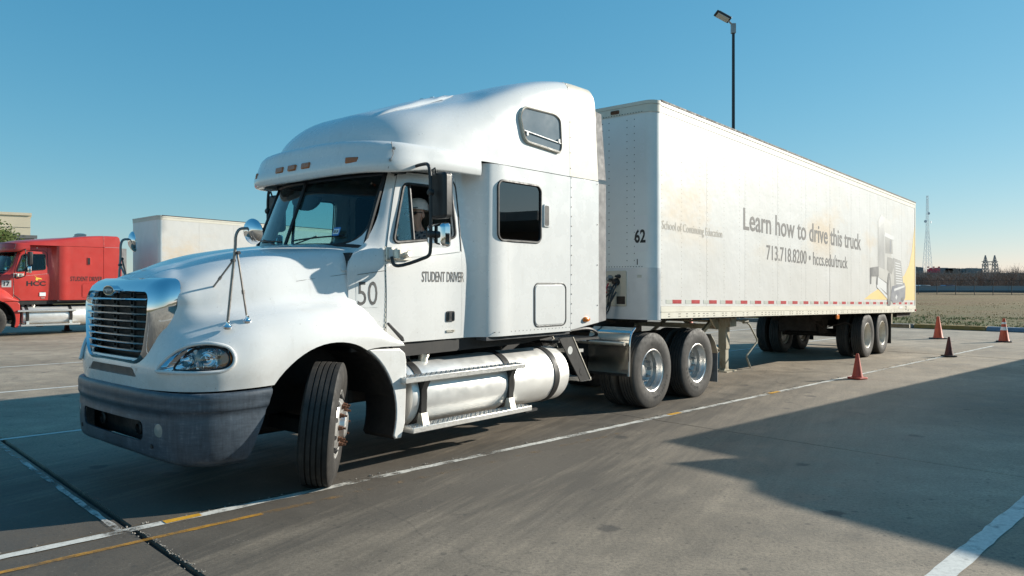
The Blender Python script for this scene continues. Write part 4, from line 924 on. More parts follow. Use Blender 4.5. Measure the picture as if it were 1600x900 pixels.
    WS = np.array(WS); m = MB(); m.grid(WS); B(m, 'windshield', 'windshield_glass', ang=80)
    m = MB(); dp = [(p[0]+.035, p[1]*.97) for p in WS[0]]+[(-4.42, .9), (-4.38, .3), (-4.38, -.3), (-4.42, -.9)]
    m.prism(dp, lambda s, t: (s, t, 1.6), lambda s, t: (s, t, 2.055)); B(m, 'dashboard', 'interior_grey', bev=.02)
    hz = lambda t: float(np.interp(abs(t), [0, .3, .71, .91, .97], [2.072, 2.066, 2.036, 1.965, 1.83])); tq = np.linspace(-.968, .968, 33)
    wb = [np.array([np.interp(t, WS[0][:, 1], WS[0][:, 0])-.004, max(-.955, min(.955, t)), np.interp(t, WS[0][:, 1], WS[0][:, 2])-.012]) for t in tq]
    m = MB(); m.grid(np.array([[(-5.06, t, hz(t)) for t in tq], [(-4.97 if abs(t) > .8 else -5.045, t, hz(t)+.002) for t in tq], [tuple(p) for p in wb]])); B(m, 'cowl_top', paint, solid=.01)
    per = [tuple(p) for p in WS[0]]+[tuple(p) for p in WS[1:, -1]]+[tuple(p) for p in WS[-1, ::-1][1:]]+[tuple(p) for p in WS[::-1, 0][1:-1]]
    m = MB(); m.tube(per, .022, 8, True); B(m, 'windshield_gasket', 'seal_rubber')
    m = MB(); m.tube([tuple(p+np.array([-.012, 0, 0])) for p in WS[:, 10]], .018, 6); B(m, 'windshield_divider', 'seal_rubber')
    for sg in (1, -1):  # wipers lying along the glass foot
        i0 = 11 if sg > 0 else 9
        pth = [tuple(WS[1, i]+np.array([-.022, 0, -.03+.010*abs(i-i0)*.6])) for i in (range(i0, i0+8) if sg > 0 else range(i0, i0-8, -1))]
        m = MB(); m.tube(pth, .008, 5); m.tube([tuple(np.array(pth[0])+np.array([-.02, .0, -.05])), tuple(np.array(pth[4])+np.array([-.02, 0, .012]))], .007, 5); B(m, 'wiper', 'black_plastic')
    # lower corners of the glass: painted infill that rounds the opening
    for sg in (1, -1):
        p0 = Vector(WS[0, -1 if sg > 0 else 0]); a = Vector(WS[0, 16 if sg > 0 else 4]); b = Vector(WS[3, -1 if sg > 0 else 0]); n_ = Vector((-.012, sg*.006, .004))
        arc = [a*(1-f)**2+p0*2*f*(1-f)+b*f*f+n_ for f in np.linspace(0, 1, 9)]
        m = MB(); m.add([tuple(p0+n_)]+[tuple(p) for p in arc], [(0, i+1, i+2) for i in range(8)]); B(m, 'glass_corner', paint, solid=.01)
        m = MB(); m.tube(arc, .012, 6); B(m, 'corner_gasket', 'seal_rubber')
    # inside mirror and label on the glass
    m = MB(); m.prism([(.24*math.cos(a), 2.56+.07*math.sin(a)+.02*math.cos(2*a)) for a in np.linspace(0, 2*math.pi, 20, endpoint=False)], lambda t, z: (-4.72, t-.12, z), lambda t, z: (-4.68, t-.12, z)); B(m, 'dash_fan', 'black_plastic')
    if big:
        f0 = lambda t, z: (-4.905+.06*(t-.65)+.25*(z-2.2)/.68, t, z)
        m = MB(); m.prism(rrect(.62, 2.17, .72, 2.25, .008), lambda t, z: f0(t, z), lambda t, z: tuple(np.array(f0(t, z))+np.array([-.003, 0, 0]))); st = B(m, 'inspection_sticker', 'blue_sticker')
        m = MB(); m.prism(rrect(.632, 2.185, .708, 2.235, .004), lambda t, z: tuple(np.array(f0(t, z))+np.array([-.003, 0, 0])), lambda t, z: tuple(np.array(f0(t, z))+np.array([-.006, 0, 0]))); m.build('sticker_field', 'white_sticker', st)
        text('sticker_lettering', '08-24', lambda x, y: tuple(np.array(f0(x, y))+np.array([-.0075, 0, 0])), .638, .702, 2.195, 2.225, 'black_ink', st, .02)
    # --- visor and roof
    Vz = [[(-4.86,0,2.755),(-4.85,.4,2.758),(-4.795,.73,2.765),(-4.68,.95,2.775),(-4.5,1.08,2.785),(-4.2,1.13,2.83),(-3.52,1.17,2.845)],
          [(-4.93,0,2.745),(-4.92,.4,2.75),(-4.865,.76,2.758),(-4.755,1.0,2.765),(-4.57,1.135,2.775),(-4.2,1.195,2.822),(-3.52,1.228,2.836)],
          [(-4.945,0,2.79),(-4.935,.4,2.79),(-4.88,.765,2.80),(-4.765,1.01,2.805),(-4.575,1.145,2.815),(-4.2,1.205,2.85),(-3.52,1.236,2.86)],
          [(-4.92,0,2.93),(-4.91,.4,2.93),(-4.85,.76,2.93),(-4.73,1.0,2.93),(-4.56,1.135,2.935),(-4.2,1.205,2.94),(-3.52,1.236,2.95)],
          [(-4.88,0,3.06),(-4.87,.4,3.06),(-4.80,.74,3.055),(-4.68,.965,3.05),(-4.53,1.095,3.045),(-4.2,1.185,3.035),(-3.52,1.228,3.02)],
          [(-4.78,0,3.085),(-4.765,.38,3.085),(-4.70,.69,3.08),(-4.58,.9,3.07),(-4.45,1.03,3.06),(-4.18,1.14,3.045),(-3.52,1.2,3.025)]]
    both(surf([r[:6] for r in Vz] if rk < .9 else Vz, 4, 6, True), 'sun_visor', paint, solid=.012)
    for t in (-.83, -.23, 0, .23, .83):
        s0 = float(np.interp(abs(t), [0, .4, .765, 1.01], [-4.938, -4.928, -4.868, -4.75])); a = math.atan2(s0-float(np.interp(abs(t)+.1, [0, .4, .765, 1.01], [-4.938, -4.928, -4.868, -4.75])), .1)*np.sign(t)
        m = MB(); m.obox((s0-.0, t, 2.868), (.05, .135, .06), (0, R(8), a)); B(m, 'clearance_lamp', 'amber_dark', bev=.01)
    Rf = [[(-4.8,0,2.99),(-4.78,.4,2.99),(-4.7,.7,2.99),(-4.57,.92,2.99),(-4.38,1.08,2.99),(-4.0,1.17,2.99),(-3.4,1.21,2.99),(-2.7,1.22,2.99),(-1.985,1.222,2.99),(-1.40,1.222,2.99)],
      [(-4.69,0,3.22),(-4.67,.4,3.22),(-4.58,.69,3.22),(-4.44,.9,3.22),(-4.24,1.05,3.22),(-3.9,1.14,3.24),(-3.35,1.20,3.3),(-2.7,1.215,3.4),(-1.985,1.216,3.45),(-1.43,1.216,3.45)],
      [(-4.46,0,3.415),(-4.44,.38,3.415),(-4.35,.64,3.41),(-4.21,.83,3.41),(-4.02,.97,3.41),(-3.72,1.07,3.45),(-3.25,1.165,3.555),(-2.68,1.198,3.74),(-1.985,1.21,3.87),(-1.46,1.212,3.90)],
      [(-4.1,0,3.55),(-4.08,.33,3.55),(-4.01,.56,3.545),(-3.9,.73,3.545),(-3.75,.87,3.56),(-3.52,.98,3.60),(-3.15,1.095,3.725),(-2.66,1.145,3.905),(-1.985,1.182,4.05),(-1.50,1.195,4.045)],
      [(-3.7,0,3.70),(-3.69,.25,3.70),(-3.64,.42,3.695),(-3.56,.56,3.69),(-3.45,.68,3.70),(-3.28,.79,3.73),(-3.02,.93,3.835),(-2.62,.995,3.99),(-1.985,1.07,4.128),(-1.525,1.11,4.125)],
      [(-3.3,0,3.84),(-3.29,.12,3.84),(-3.27,.22,3.84),(-3.23,.3,3.845),(-3.15,.37,3.86),(-3.05,.43,3.88),(-2.85,.5,3.945),(-2.55,.54,4.045),(-1.985,.64,4.152),(-1.535,.72,4.155)],
      [(-3.21,0,3.868),(-3.20,0,3.87),(-3.185,0,3.873),(-3.16,0,3.88),(-3.09,0,3.893),(-2.98,0,3.92),(-2.8,0,3.97),(-2.52,0,4.055),(-1.985,0,4.155),(-1.535,0,4.158)]]
    Rf = [[zr(p) for p in r] for r in Rf]
    RG = surf(Rf, 5, 6, True, True)
    both(RG[:, :49], 'roof_fairing', paint, solid=.015)
    both(RG[:, 48:].copy()*np.array([1, 1.002, 1])+np.array([.004, 0, .002]), 'roof_extender', 'aged_white' if rk > .9 else paint, solid=.012)
    FR = RG.reshape(-1, 3); FR = np.concatenate([FR, FR*np.array([1, -1, 1])])
    def roofz(s_, t_):
        d = (FR[:, 0]-s_)**2+(FR[:, 1]-t_)**2; i = np.argsort(d)[:6]; w = 1/(d[i]+1e-4); return float((FR[i, 2]*w).sum()/w.sum())
    if rk > .9:
        for sg in (1, -1):  # raised bead on each front slope of the roof
            rows = []
            for f in np.linspace(0, 1, 18):
                s_ = -4.42+1.25*f; t_ = sg*(.66-.18*f); e = math.sin(math.pi*f)**.5
                rows.append([(s_, t_+.085*e*q, roofz(s_, t_+.085*e*q)+.008+.034*e*math.sqrt(max(0, 1-q*q))) for q in np.linspace(-1, 1, 9)])
            m = MB(); m.grid(np.array(rows)); B(m, 'roof_bead', paint, ang=60)
    # rivet line along the extender, screws on the visor
    m = MB()
    for i in range(1, RG.shape[0]-2, 2):
        for sg in (1, -1):
            p = RG[i, 48]*np.array([1, sg, 1]); m.lathe([(.010, 0), (.008, .006), (0, .008)], (p[0]+.02, p[1]+sg*.006, p[2]+.004), (0, sg*1, .25), 6)
    for sg in (1, -1):
        for s, z in ((-4.60, 2.98), (-4.63, 2.87)): m.lathe([(.016, 0), (.013, .008), (0, .01)], (s, sg*(1.145+(s+4.6)*.5), z), (-.4, sg, .1), 10)
        m.lathe([(.018, 0), (.018, .01)], (-4.0, sg*1.2, 2.9), (0, sg, 0), 6)
    o = B(m, 'fasteners', 'stem_steel'); o['kind'] = 'stuff'
    # seam shadow gap between visor front and its side wing
    for sg in (1, -1):
        m = MB(); m.tube([(-4.645, sg*1.112, 2.79), (-4.60, sg*1.135, 2.93), (-4.58, sg*1.085, 3.05)], .003, 4); B(m, 'visor_seam', 'grey_ink')
    if rk > .9:
        for sg in (1, -1):  # upper bunk window
            uo = rpoly([(-2.90, 3.56), (-2.83, 3.285), (-2.20, 3.24), (-2.17, 3.30), (-2.19, 3.62), (-2.28, 3.665), (-2.82, 3.665)], .09, 5)
            ft = skin(RG, .012)
            m = MB(); m.tube([(s, sg*(ft(s, z)+.012), z) for s, z in uo], .017, 6, True); uw = B(m, 'bunk_window', 'aged_white')
            m = MB(); m.tube([(s*.985-.038, sg*(ft(s, z)+.022), z*.985+.052) for s, z in uo], .008, 6, True); m.build('seal', 'seal_rubber', uw)
            m = MB(); m.prism(uo, lambda s, z: (s, sg*(ft(s, z)-.01), z), lambda s, z: (s, sg*(ft(s, z)+.016), z)); m.build('pane', 'dark_pane', uw)
            m = MB(); m.tube([(-2.85, sg*(ft(-2.5, 3.38)+.022), 3.40), (-2.19, sg*(ft(-2.5, 3.36)+.022), 3.345)], .008, 5)
            for s in (-2.8, -2.23): m.obox((s, sg*(ft(-2.5, 3.36)+.024), 3.37), (.03, .02, .04))
            m.build('sash_bar', 'grey_sticker', uw)
        m = MB(); m.cyl((-3.1, -.12, 3.88), (-3.1, -.12, 3.915), .035); m.cyl((-3.1, .05, 3.88), (-3.1, .05, 3.91), .025); B(m, 'roof_antenna', 'steel')
    else:
        m = MB(); m.lathe([(.24, -.06), (.24, .02), (.2, .04), (.19, .11), (.1, .14), (0, .14)], (-2.35, 0, 3.02+1.06*rk), (0, 0, 1), 20); B(m, 'air_unit', 'aged_white')
    # --- mirrors
    for sg in (1, -1):
        s0, t0 = -4.28, 1.41
        path = spl([(-4.40, sg*1.0, 2.80), (-4.36, sg*1.28, 2.845), (-4.37, sg*1.36, 2.83), (-4.375, sg*1.39, 2.76), (-4.375, sg*1.40, 2.4), (-4.375, sg*1.40, 2.07), (-4.385, sg*1.39, 1.985), (-4.42, sg*1.33, 1.95), (-4.57, sg*1.17, 1.885), (-4.60, sg*1.14, 1.90), (-4.605, sg*1.12, 1.97)], 4)
        m = MB(); m.tube([tuple(p) for p in path], .0165, 8); mr = B(m, 'side_mirror', 'black_plastic')
        m = MB(); m.prism(rrect(-.115, 2.33, .115, 2.765, .04), lambda q, z: (s0-.03+.0*q, sg*(t0+q), z), lambda q, z: (s0+.085, sg*(t0+q*.97), z)); m.build('mirror_housing', 'black_plastic', mr, bev=.028)
        m = MB(); m.prism(rrect(-.10, 2.345, .10, 2.75, .03), lambda q, z: (s0+.086, sg*(t0+q), z), lambda q, z: (s0+.088, sg*(t0+q), z)); m.build('mirror_glass', 'chrome', mr)
        m = MB(); m.prism(rrect(-.13, 2.05, .13, 2.30, .05), lambda q, z: (s0-.06, sg*(t0+q*.9), 2.175+(z-2.175)*.86), lambda q, z: (s0+.05, sg*(t0+q), z)); m.build('convex_mirror', 'chrome', mr, bev=.03)
        m = MB(); m.lathe([(.032, -.02), (.032, .02), (.02, .03)], (-4.375, sg*1.40, 2.57), (-1, 0, 0), 12); m.lathe([(.034, -.03), (.034, .03), (.02, .04)], (-4.375, sg*1.40, 2.18), (-1, 0, 0), 12); m.tube([(-4.375, sg*1.39, 2.76), (-4.33, sg*1.41, 2.80), (-4.31, sg*1.41, 2.74)], .01, 6); m.build('clamp', 'black_plastic', mr)
        m = MB(); m.prism(rrect(-4.645, 1.93, -4.545, 2.06, .015), lambda s, z: (s, sg*1.075, z), lambda s, z: (s, sg*1.095, z)); m.prism(rrect(-4.54, 1.94, -4.36, 2.055, .02), lambda s, z: (s, sg*1.075, z), lambda s, z: (s, sg*1.11, z)); m.cyl((-4.54, sg*1.11, 1.95), (-4.54, sg*1.11, 2.04), .035); m.cyl((-4.42, sg*1.1, 1.99), (-4.42, sg*1.16, 2.0), .03); m.build('mirror_bracket', 'worn_chrome', mr, bev=.006)
        m = MB(); m.prism(rrect(-4.62, 1.95, -4.57, 2.04, .01), lambda s, z: (s, sg*1.095, z), lambda s, z: (s, sg*1.099, z)); m.build('bracket_plate', paint, mr)
        m = MB(); m.obox((-4.42, sg*1.0, 2.80), (.12, .1, .05)); m.build('upper_mount', 'black_plastic', mr, bev=.01)
        # hood mirror on its tripod
        top = (-6.13, sg*1.10, 1.97)
        pth = spl([(-6.2, sg*1.06, 1.41), (-6.175, sg*1.07, 1.7), (-6.15, sg*1.085, 2.0), (-6.145, sg*1.09, 2.10), (-6.12, sg*1.1, 2.145), (-6.06, sg*1.12, 2.155)], 4)
        m = MB(); m.tube([tuple(p) for p in pth], .0115, 7); hm = B(m, 'hood_mirror', 'stem_steel')
        for ft_, tp in (((-6.03, sg*1.05, 1.44), (-6.135, sg*1.09, 1.96)), ((-6.18, sg*.755, 1.665), (-6.16, sg*1.07, 1.90))):
            m = MB(); m.tube([ft_, tuple(np.array(ft_)*.6+np.array(tp)*.4), tp], [.0085, .0085, .0085], 6); m.lathe([(.013, 0), (.013, .03)], tuple(np.array(ft_)*.62+np.array(tp)*.38), tuple(np.array(tp)-np.array(ft_)), 6); m.build('brace', 'stem_steel', hm)
        for p, d in (((-6.2, sg*1.06, 1.385), (-.1, sg*.35, 1)), ((-6.03, sg*1.05, 1.425), (-.05, sg*.35, 1)), ((-6.175, sg*.745, 1.665), (-.3, sg*.85, .35))):
            m = MB(); m.lathe([(.036, -.012), (.034, .006), (.018, .02), (.012, .045)], p, d, 16); m.build('foot', 'chrome', hm)
        for p in ((-6.135, sg*1.1, 1.96), (-6.16, sg*1.07, 1.9)):
            m = MB(); m.lathe([(.014, -.02), (.014, .02)], p, (0, 1, 0), 8); m.build('knob', 'black_plastic', hm)
        c = (-6.03, sg*1.12, 2.13); d = Vector((-.95, sg*.22, -.12)).normalized()
        m = MB(); m.lathe([(.0, .035), (.04, .03), (.075, .015), (.098, -.005), (.103, -.015), (.1, -.022), (.0, -.024)], c, d, 32, False); m.build('mirror_bowl', 'chrome', hm)
    # --- wheels
    dw = cfg.get('words')
    for sg in (1, -1):
        wheel(root, (-5.33 if sg > 0 and big else -5.375, sg*(1.085 if sg > 0 and big else 1.03), .515), 'front', sg, .53, .285, rz=cfg.get('steer', 0), camber=R(-5) if cfg.get('steer') else 0)
        for i, s in enumerate((0., 1.31)):
            wheel(root, (s, sg*1.065, .515), 'drive', sg, .52, .27, words=dw[i] if dw and sg > 0 else None, spin=.3*i)
            wheel(root, (s, sg*.74, .515), 'drive', sg, .52, .27)
    # --- chassis
    for sg in (1, -1):
        m = MB(); m.box((-6.3, sg*.40, .72), (2.3, sg*.47, .98)); B(m, 'frame_rail', 'black_frame')
        m = MB(); m.lathe([(.0, -2.46), (.24, -2.46), (.31, -2.44), (.322, -2.40), (.322, .0), (.31, .03), (.24, .045), (.0, .05)], (-1.95, sg*.86, .638), (1, 0, 0), 56, False); tk = B(m, 'fuel_tank', 'tank_metal', ang=45)
        for s in (-4.27, -3.0+.02, -2.17):
            m = MB(); m.lathe([(.322, -.045), (.331, -.045), (.331, .045), (.322, .045)], (s, sg*.86, .638), (1, 0, 0), 56, False); m.build('strap', 'black_frame', tk)
        m = MB(); m.lathe([(.05, 0), (.05, .05), (.06, .055), (.06, .085), (.045, .1), (0, .1)], (-4.05, sg*.93, .945), (0, sg*.25, 1), 14); m.build('filler_cap', 'worn_chrome', tk)
        m = MB(); m.box((-4.35, sg*.72, .95), (-4.27, sg*.8, 1.0)); m.box((-4.2, sg*.74, .95), (-4.1, sg*.8, .99)); m.build('tank_fitting', 'steel', tk)
        for nm, s0, s1, z, tt_ in (('upper', -4.56, -2.83, .845, 1.26), ('lower', -4.47, -2.73, .37, 1.265)):
            m = MB(); m.box((s0, sg*(tt_-.17), z-.055), (s1, sg*tt_, z)); stp = B(m, 'step', 'diamond_metal', bev=.006)
            m = MB(); n = int((s1-s0)/.033); rr = random.Random(2)
            for k in range(n):
                for j in range(5): m.obox((s0+.03+k*.033, sg*(tt_-.02-j*.03), z+.002), (.02, .006, .006), (0, 0, R(45 if (k+j) % 2 else -45)))
            o = m.build('tread_pattern', 'steel', stp, flat=True); o['kind'] = 'stuff'
            m = MB()
            for k in range(12): m.lathe([(.008, 0), (.008, .002)], (s0+.1+k*.14, sg*(tt_-.06), z-.058), (0, sg, -.2), 6)
            m.build('bolts', 'steel', stp)
        for s in (-4.27, -3.0):
            m = MB(); m.prism([(1.17, .83), (1.25, .79), (1.20, .70), (1.195, .45), (1.16, .45), (1.16, .7), (1.13, .8)], lambda t, z: (s-.035, sg*t, z), lambda t, z: (s+.035, sg*t, z)); B(m, 'step_bracket', 'black_frame')
            m = MB(); m.prism([(1.16, .48), (1.2, .48), (1.24, .325), (1.12, .325)], lambda t, z: (s-.04, sg*t, z), lambda t, z: (s+.04, sg*t, z)); B(m, 'step_hanger', 'worn_chrome')
            m = MB(); m.obox((s+.35, sg*1.18, .30), (.2, .03, .03)); B(m, 'hook', 'black_frame')
        # folding ladder steps behind the tank
        for dt in (0, -.32):
            o_ = [(-1.94, 1.06), (-1.66, 1.06), (-1.28, .5), (-1.50, .5)]
            m = MB(); m.prism(o_, lambda s, z: (s, sg*(1.02+dt), z), lambda s, z: (s, sg*(1.035+dt), z)); ld = B(m, 'deck_ladder', 'black_frame')
            for s, z in ((-1.72, .90), (-1.47, .62)):
                m = MB(); m.lathe([(.05, -.002), (.05, .018)], (s, sg*(1.02+dt), z), (0, sg, 0), 16); m.build('lightening_hole', 'mesh_black' if z < .8 else 'grey_sticker', ld)
            m = MB(); m.tube([(-1.66, sg*(1.036+dt), 1.06), (-1.28, sg*(1.036+dt), .5)], .008, 4); m.build('flange', 'worn_chrome', ld)
        B(MB().box((-1.62, sg*.7, .86), (-1.42, sg*1.02, .9)), 'ladder_rung', 'diamond_metal'); B(MB().box((-1.45, sg*.7, .49), (-1.25, sg*1.02, .53)), 'ladder_rung', 'diamond_metal')
        # quarter fender plate ahead of the drive tyres
        pr = spl([(-.70, .50), (-.69, .75), (-.68, .96), (-.64, 1.06), (-.55, 1.13)], 4)
        m = MB(); m.grid(np.array([[(s, sg*t, z) for s, z in pr] for t in np.linspace(.58, 1.24, 5)])); qf = B(m, 'quarter_fender', 'fender_metal', solid=.008)
        m = MB(); m.tube([(s-.004, sg*1.24, z) for s, z in pr], .012, 6); m.build('edge_bead', 'chrome', qf)
        m = MB(); m.box((-.715, sg*.60, .495), (-.70, sg*1.20, .53)); m.build('lower_trim', 'black_frame', qf)
        m = MB(); m.cyl((-.78, sg*.35, .93), (-.78, sg*1.22, .93), .025, n=10); m.build('bracket_bar', 'worn_chrome', qf)
        # rear mud flap with hanger
        m = MB(); m.prism([(.72, .16), (1.18, .16), (1.18, .62), (.72, .62)], lambda t, z: (1.98, sg*t, z), lambda t, z: (1.992, sg*t, z)); mf = B(m, 'mud_flap', 'fairing_rubber')
        m = MB(); m.grid(np.array([[(s, sg*t, z) for s, z in ((1.72, .93), (1.86, .8), (1.97, .62))] for t in (.72, 1.2)])); m.build('flap_hanger', 'worn_chrome', mf, solid=.01)
    m = MB()
    for s in (0, 1.31): m.cyl((s, -.95, .515), (s, .95, .515), .085); m.lathe([(.1, -.2), (.2, -.12), (.2, .12), (.1, .2)], (s, 0, .515), (0, 1, 0), 16)
    m.cyl((-1.6, 0, .7), (-.1, 0, .55), .05); B(m, 'drive_axle', 'black_frame')
    m = MB(); m.box((-5.46, -.9, .42), (-5.32, .9, .54)); B(m, 'front_axle', 'black_frame')
    m = MB(); m.prism(rpoly([(-.3, -.45), (-.1, -.5), (1.1, -.45), (1.2, -.15), (.8, 0), (1.2, .15), (1.1, .45), (-.1, .5), (-.3, .45)], .05), lambda s, t: (s, t, 1.12), lambda s, t: (s, t, 1.18)); m.box((.2, -.45, .98), (.7, .45, 1.12)); B(m, 'fifth_wheel', 'black_frame')
    m = MB(); m.box((-6.0, -.42, .35), (-4.8, .42, 1.1)); m.box((-4.8, -.35, .5), (-3.3, .35, 1.05)); B(m, 'engine', 'mesh_black', bev=.05)
    B(MB().box((-1.9, -.9, .99), (-.9, .9, 1.02)), 'deck_plate', 'black_frame')
    m = MB(); m.cyl((-1.85, -.5, .75), (-.9, -.5, .75), .14); m.cyl((-2.6, -.1, .7), (-1.7, -.1, .7), .13); B(m, 'air_tank', 'black_frame')
    for k, (t, cc) in enumerate(((.15, 'black_plastic'), (-.1, 'tape_red'), (.4, 'black_plastic'))):
        m = MB(); m.tube([tuple(p) for p in spl([(-1.9, t, 1.6), (-1.5, t+.05, 1.15), (-.9, t+.15, 1.1), (-.4, t+.25, 1.35), (-.22, .6+t*.3, 1.6)], 6)], .014, 6); B(m, 'air_hose', cc)
    m = MB(); m.tube([tuple(p) for p in spl([(-1.95, .85, 1.16), (-1.6, .9, 1.13), (-1.2, .95, 1.14), (-.95, .9, 1.05), (-1.1, .85, .98)], 5)], .02, 6); B(m, 'air_hose', 'black_plastic')
    HS = skin(Gd[:, :8*nv+1], 0)
    for sg in (1, -1):
        m = MB(); pp = [(s_, sg*(HS(s_, z_)+.0155), z_) for s_, z_ in zip(np.linspace(-5.5, -4.94, 12), np.linspace(1.74, 1.815, 12))]; m.tube(pp, .0025, 4); B(m, 'hood_seam', 'grey_ink')
        m = MB(); pp = [(-4.925, sg*1.005, z_) for z_ in np.linspace(1.5, 1.95, 8)]; m.tube(pp, .006, 4); B(m, 'hood_gap', 'seal_rubber')
        m = MB(); pp = [(s_, sg*(skin(CG, .0165)(s_, z_)), z_) for s_, z_ in zip(np.linspace(-4.93, -4.65, 8), np.linspace(1.80, 1.84, 8))]; m.tube(pp, .003, 4); B(m, 'cowl_seam', 'grey_ink')
    # hood side latch of black rubber by the door foot
    for sg in (1, -1):
        m = MB(); m.prism([(-4.66, 1.345), (-4.645, 1.36), (-4.47, 1.215), (-4.455, 1.175), (-4.475, 1.17), (-4.49, 1.185)], lambda s, z: (s, sg*1.105, z), lambda s, z: (s, sg*1.13, z)); B(m, 'hood_latch', 'black_plastic', bev=.005)
    # --- lettering
    CS = skin(CG, 0)
    P = lambda t: (lambda x, y: (x, CS(x, y)+t, y))
    for (nm, s0, s1, z0, z1, mat) in cfg.get('films', ()):
        m = MB(); m.grid(np.array([[P(.0175)(x, y) for x in np.linspace(s0, s1, 6)] for y in np.linspace(z0, z1, 6)])); B(m, nm, mat)
    for (body, s0, s1, z0, z1, t, mat, bold) in cfg['texts']: text('lettering', body, P(t), s0, s1, z0, z1, mat, root, bold)
    return root
simple('number_film', (.7, .7, .68), .4, 0, .02)
simple('dark_pane', (.16, .19, .21), .12, 0, .1, 3, spec=.8)
WORDS = [[('M713', .352, .046, 84, 10.), ('BRIDGESTONE', .362, .036, 195, 7.4)], [('GOODYEAR', .35, .05, 292, 11.)]]
T1 = tractor((1.063, 11.248, 0), T_A, dict(paint='white_paint', main=True, films=[('number_sticker', -4.945, -4.715, 1.50, 1.755, 'number_film')], steer=R(47), words=WORDS, texts=[
    ('50', -4.93, -4.725, 1.52, 1.74, 0.0195, 'grey_ink', .0), ('STUDENT DRIVER', -4.20, -3.62, 1.735, 1.84, 0.0255, 'grey_ink', .012),
    ('COLUMBIA', -3.845, -3.75, 1.23, 1.245, 0.034, 'black_ink', 0)]))
tag(T1, 'white sleeper truck with turned front wheel, coupled to the big white trailer', 'truck')
RA = R(44)
T2 = tractor((-13.83, 28.75, 0), RA, dict(paint='red_paint', roof=.33, films=[('number_sticker', -4.96, -4.70, 1.60, 1.82, 'grey_sticker')], texts=[
    ('HCC', -4.28, -3.72, 1.64, 1.80, 0.026, 'black_ink', .04), ('STUDENT DRIVER', -3.02, -2.02, 1.80, 1.96, 0.0185, 'black_ink', .012), ('17', -4.90, -4.74, 1.64, 1.78, 0.022, 'black_ink', .02)]))
tag(T2, 'red sleeper truck with a yellow bird emblem on its door', 'truck')
m = MB(); m.add([(s, 1.0885, z) for s, z in ((-4.06, 2.0), (-3.98, 1.92), (-3.86, 1.90), (-3.82, 1.86), (-3.94, 1.86), (-3.98, 1.80), (-4.02, 1.86), (-4.0, 1.91))], [(0, 1, 6, 7), (1, 2, 3, 4), (1, 4, 5, 6)]); m.build('bird_emblem', 'yellow_ink', T2, flat=True)
m = MB(); m.prism([(-3.9, 1.30), (-3.72, 1.30), (-3.72, 1.42), (-3.9, 1.42)], lambda s, z: (s, 1.08, z), lambda s, z: (s, 1.0885, z)); m.build('permit_sticker', 'white_sticker', T2)
